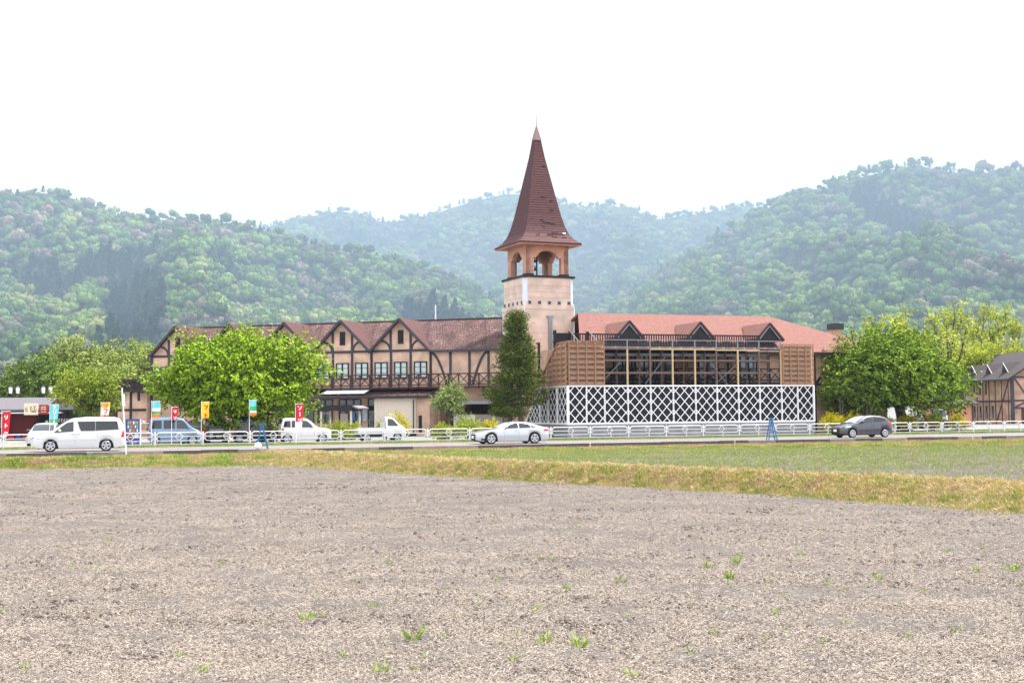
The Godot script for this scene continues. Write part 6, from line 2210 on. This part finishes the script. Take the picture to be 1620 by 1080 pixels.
func street_things() -> void:
	banner(2, 651, 690, 0.45, "red banner flag with white lettering at the market car park", [["cloth_red", 1.0]], ["ri", "to", "ku"])
	banner(78, 640, 672, 0.5, "light blue banner flag with green foot before the market", [["cloth_blue", 0.72], ["cloth_green", 0.18], ["cloth_white", 0.1]], ["ku", "ri", "bar", "mu"])
	banner(159, 637, 663, 0.5, "yellow and white banner flag above the minivan roof", [["cloth_yellow", 0.3], ["cloth_white", 0.45], ["cloth_orange", 0.25]], ["so", "fu", "to"], -1.6)
	banner(239, 635, 661, 0.5, "light blue and orange banner flag by the vending machine", [["cloth_blue", 0.4], ["cloth_white", 0.2], ["cloth_green", 0.15], ["cloth_orange", 0.25]], [], -0.8)
	banner(271, 644, 664, 0.36, "short red banner flag above the light blue van", [["cloth_red", 1.0]], ["ri", "so"], -4.0)
	banner(318, 636, 661, 0.5, "yellow banner flag before the cherry tree", [["cloth_yellow", 1.0]], ["fu", "to"], -0.8)
	banner(394, 633, 657, 0.46, "blue and green banner flag under the cherry tree", [["cloth_blue", 0.4], ["cloth_green", 0.3], ["cloth_white", 0.12], ["cloth_orange", 0.18]], [], -0.8)
	banner(467, 639, 679, 0.5, "tall red banner flag with white figures before the small white car", [["cloth_red", 0.7], ["cloth_white", 0.3]], ["so", "bar", "ri", "fu"], -0.8)
	# leaning white road sign pole, its plate seen edge on
	var o := on_level(201, 722, -0.2)
	var base := FR(-1.95, 9.75, -0.42)
	var t := thing("sign_pole", "leaning white sign pole at the kerb with its plate edge on", "sign", base, TH)
	var b := MB.new()
	var lean := FR(-2.22, 9.75, 3.45) - base
	lean = Basis(Vector3.UP, -TH) * lean
	b.tube([Vector3(0, -0.1, 0), lean], [0.04, 0.035], 8)
	part(t, "pole", b, M["white_paint"])
	var tip := lean.normalized()
	b = MB.new()
	b.bar(tip * 2.9 + Vector3(0.03, 0, 0.06), tip * 3.55 + Vector3(0.03, 0, 0.06), 0.55, 0.025, Vector3(1, 0, 0.3))
	part(t, "plate", b, M["metal_pale"])
	slab(t, "clamp", tip.x * 3 - 0.05, tip.x * 3 + 0.05, 2.95, 3.02, tip.z * 3 - 0.06, tip.z * 3 + 0.08, M["metal_grey"])
	# vending machine
	t = thing("vending_machine", "blue drinks vending machine behind the sign pole", "vending machine", FR(-1.2, -3.5), TH)
	slab(t, "cabinet", -0.42, 0.42, 0.05, 1.72, -0.35, 0.3, M["machine_blue"])
	slab(t, "display_window", -0.34, 0.34, 0.85, 1.62, 0.3, 0.32, M["glass_blue"])
	for k in 3:
		for j in 6:
			b = MB.new()
			b.tube([Vector3(-0.28 + j * 0.11, 0.92 + k * 0.24, 0.345), Vector3(-0.28 + j * 0.11, 1.08 + k * 0.24, 0.345)], [0.035], 6)
			part(t, "can", b, [M["cloth_red"], M["cloth_white"], M["cloth_green"], M["cloth_orange"]][(j + k) % 4])
	slab(t, "coin_panel", 0.1, 0.36, 0.5, 0.76, 0.3, 0.33, M["metal_pale"])
	slab(t, "poster", -0.36, -0.02, 0.48, 0.78, 0.3, 0.32, M["sign_red"])
	slab(t, "delivery_flap", -0.2, 0.25, 0.18, 0.34, 0.3, 0.34, M["metal_grey"])
	slab(t, "feet", -0.4, 0.4, 0, 0.05, -0.3, 0.28, M["black_trim"])
	slab(t, "side_panel", 0.42, 0.52, 0.05, 1.7, -0.35, 0.28, M["white_paint"])
	# flower stand
	for i in 2:
		t = thing("flower_stand", ["tiered white flower stand right of the vending machine", "small flower stand with red blooms behind the light blue van"][i], "flower stand", FR([-0.35, 2.2][i], [-5.2, -12.5][i]), TH)
		for k in 3:
			slab(t, "shelf", -0.8, 0.8, 0.4 + k * 0.5, 0.45 + k * 0.5, -0.5 - 0.3 * k, -0.1 - 0.3 * k, M["white_paint"])
		for x in [-0.78, 0.74]:
			slab(t, "leg", x, x + 0.04, 0, 1.45, -1.1, -1.05, M["white_paint"])
			slab(t, "leg", x, x + 0.04, 0, 0.4, -0.14, -0.1, M["white_paint"])
		var r := RandomNumberGenerator.new()
		r.seed = 8 + i
		for k in 3:
			for j in 7:
				b = MB.new()
				b.use_c = true
				for q in 46:
					var c := r.randf()
					b.col = Color(0.12, 0.2, 0.04) if c < 0.35 else [Color(0.7, 0.04, 0.08), Color(0.75, 0.2, 0.35), Color(0.8, 0.5, 0.05), Color(0.8, 0.78, 0.8), Color(0.45, 0.1, 0.5)][(j * 2 + k + i) % 5]
					var dv := Vector3(r.randfn(), absf(r.randfn()) + 0.4, r.randfn()).normalized()
					b.leaf(Vector3(-0.68 + j * 0.22, 0.47 + k * 0.5, -0.3 - 0.3 * k) + dv * 0.08 * r.randf(), dv, dv.cross(Vector3(r.randfn(), 1, r.randfn())).normalized(), 0.09, 0.03, 0.1)
				part(t, "potted_flowers", b, M["tint"])
	# blue folding stands at the kerb
	for i in 2:
		t = thing("folding_stand", ["blue folding stand with a white ball at the kerb by the cherry tree", "blue folding stand at the kerb before the lattice wall"][i], "stand", FR([5.35, 37.95][i], 8.7, 0.0), TH)
		var m: Material = M["blue_stand"]
		for z in [-0.25, 0.25]:
			beam(t, "leg", Vector3(-0.26, 0, z * 0.6), Vector3(0.0, 1.4, z * 0.3), 0.055, 0.05, m)
			beam(t, "leg", Vector3(0.36, 0, z * 0.6), Vector3(0.04, 1.42, z * 0.3), 0.065, 0.05, m)
		slab(t, "top_bar", -0.05, 0.08, 1.36, 1.44, -0.15, 0.15, m)
		beam(t, "cross_bar", Vector3(-0.15, 0.55, 0.12), Vector3(0.23, 0.55, 0.12), 0.05, 0.04, m)
		beam(t, "cross_bar", Vector3(-0.22, 0.2, 0.14), Vector3(0.31, 0.2, 0.14), 0.05, 0.04, m)
		if i == 0:
			b = MB.new()
			var rows := []
			for a in 9:
				var ro := PackedVector3Array()
				for c in 13:
					ro.append(Vector3(cos(TAU * c / 12) * sin(PI * a / 8), cos(PI * a / 8), sin(TAU * c / 12) * sin(PI * a / 8)) * 0.2 + Vector3(-0.2, 0.2, 0.1))
				rows.append(ro)
			b.grid(rows)
			part(t, "white_ball", b, M["cloth_white"])
	# short white delineator stakes
	for i in 4:
		var q := FR([24.8, 34.6, 52.6, 64.0][i], 10.0, -0.45)
		t = thing("marker_stake", "short white marker stake at the kerb edge", "stake", q, 0.0, "marker stakes along the kerb")
		b = MB.new()
		b.tube([Vector3(0, -0.05, 0), Vector3(0, 0.5, 0)], [0.03], 6)
		part(t, "stake", b, M["white_paint"])
		slab(t, "reflector", -0.03, 0.03, 0.38, 0.46, 0.028, 0.04, M["lamp_amber"])

# ---------------------------------------------------------------- weeds in the tilled field
func weeds() -> void:
	var spots := [[1165, 893, 1.0], [1155, 917, 1.0], [1122, 900, 0.8], [1092, 838, 0.5], [1297, 842, 0.5], [983, 925, 0.8], [847, 966, 0.7], [917, 1027, 1.0], [862, 1020, 0.9], [655, 1018, 1.1], [786, 922, 0.7], [705, 932, 0.45], [603, 884, 0.5], [500, 858, 0.4], [600, 1065, 0.9], [481, 982, 0.8], [495, 976, 0.6], [1154, 930, 0.5], [1218, 924, 0.5], [1241, 947, 0.5], [1465, 940, 0.6], [1390, 917, 0.7], [1448, 905, 0.5], [1500, 875, 0.5], [1556, 865, 0.6], [1545, 905, 0.7], [1605, 905, 0.9], [1000, 960, 0.4], [1302, 1019, 0.5], [855, 823, 0.4], [1050, 865, 0.4], [660, 795, 0.4], [580, 755, 0.4], [20, 783, 0.6], [155, 772, 0.35], [740, 798, 0.4], [1245, 998, 0.4], [996, 978, 0.5], [1615, 930, 0.5], [870, 888, 0.6], [930, 910, 0.5], [1285, 812, 0.3], [1059, 815, 0.35], [747, 862, 0.35], [700, 1010, 0.5], [1270, 880, 0.5], [1210, 885, 0.4], [620, 850, 0.35], [325, 848, 0.35], [230, 940, 0.35], [96, 866, 0.3], [1000, 1072, 0.7]]
	var r := RandomNumberGenerator.new()
	r.seed = 66
	for i in 70:
		spots.append([r.randf_range(0, 1620), 790 + 280 * pow(r.randf(), 1.3), r.randf_range(0.3, 0.65)])
	var ms := []
	for k in 3:
		var b := MB.new()
		b.use_c = true
		for i in 26:
			var a := r.randf() * TAU
			var p := Vector3(cos(a), 0, sin(a)) * 0.05 * r.randf()
			var dv := Vector3(cos(a) * r.randf_range(0.2, 1.2), 1.0, sin(a) * r.randf_range(0.2, 1.2)).normalized()
			var g := r.randf_range(0.8, 1.2)
			b.col = Color(0.22 * g, 0.33 * g, 0.03 * g)
			b.leaf(p, dv, dv.cross(Vector3(r.randfn(), 0.2, r.randfn())).normalized(), r.randf_range(0.1, 0.26), r.randf_range(0.006, 0.012), r.randf_range(-0.15, 0.15))
		ms.append(b.mesh())
	for i in spots.size():
		var q: Array = spots[i]
		var p := on_level(q[0], q[1], FIELD_Y)
		p.y = FIELD_Y + 0.05 * na.get_noise_2d(p.x * 0.8, -p.z * 0.8) - 0.01
		var big: bool = q[2] > 0.85
		var o := part(self, numbered("weed_tuft"), ms[i % 3], M["grass"])
		o.transform = Transform3D(Basis(Vector3.UP, i * 1.7).scaled(Vector3.ONE * q[2]), p)
		tag(o, "large bright green grass tuft growing in the tilled field" if big else "small thin green weed growing in the tilled soil", "weed", "large weeds in the tilled field" if big else "small weeds in the tilled field")

# the blue haze that hangs in the valley before and over the hills
func valley_haze() -> void:
	var f := FogVolume.new()
	f.name = "valley_haze"
	f.shape = RenderingServer.FOG_VOLUME_SHAPE_BOX
	f.size = Vector3(2600, 300, 1250)
	f.position = Vector3(0, 140, -300 - 625)
	var m := FogMaterial.new()
	m.density = 0.00105
	m.albedo = Color(0.78, 0.895, 1.0)
	f.material = m
	add_child(f)
	tag(f, "pale blue haze hanging in the valley before the hills", "haze", "", "stuff")

func b_tri(t: Node, a: Vector3, b: Vector3, c: Vector3, m: Material) -> void:
	var q := MB.new()
	roof_tri(q, a, b, c, 0.03)
	part(t, "backing_board", q, m)
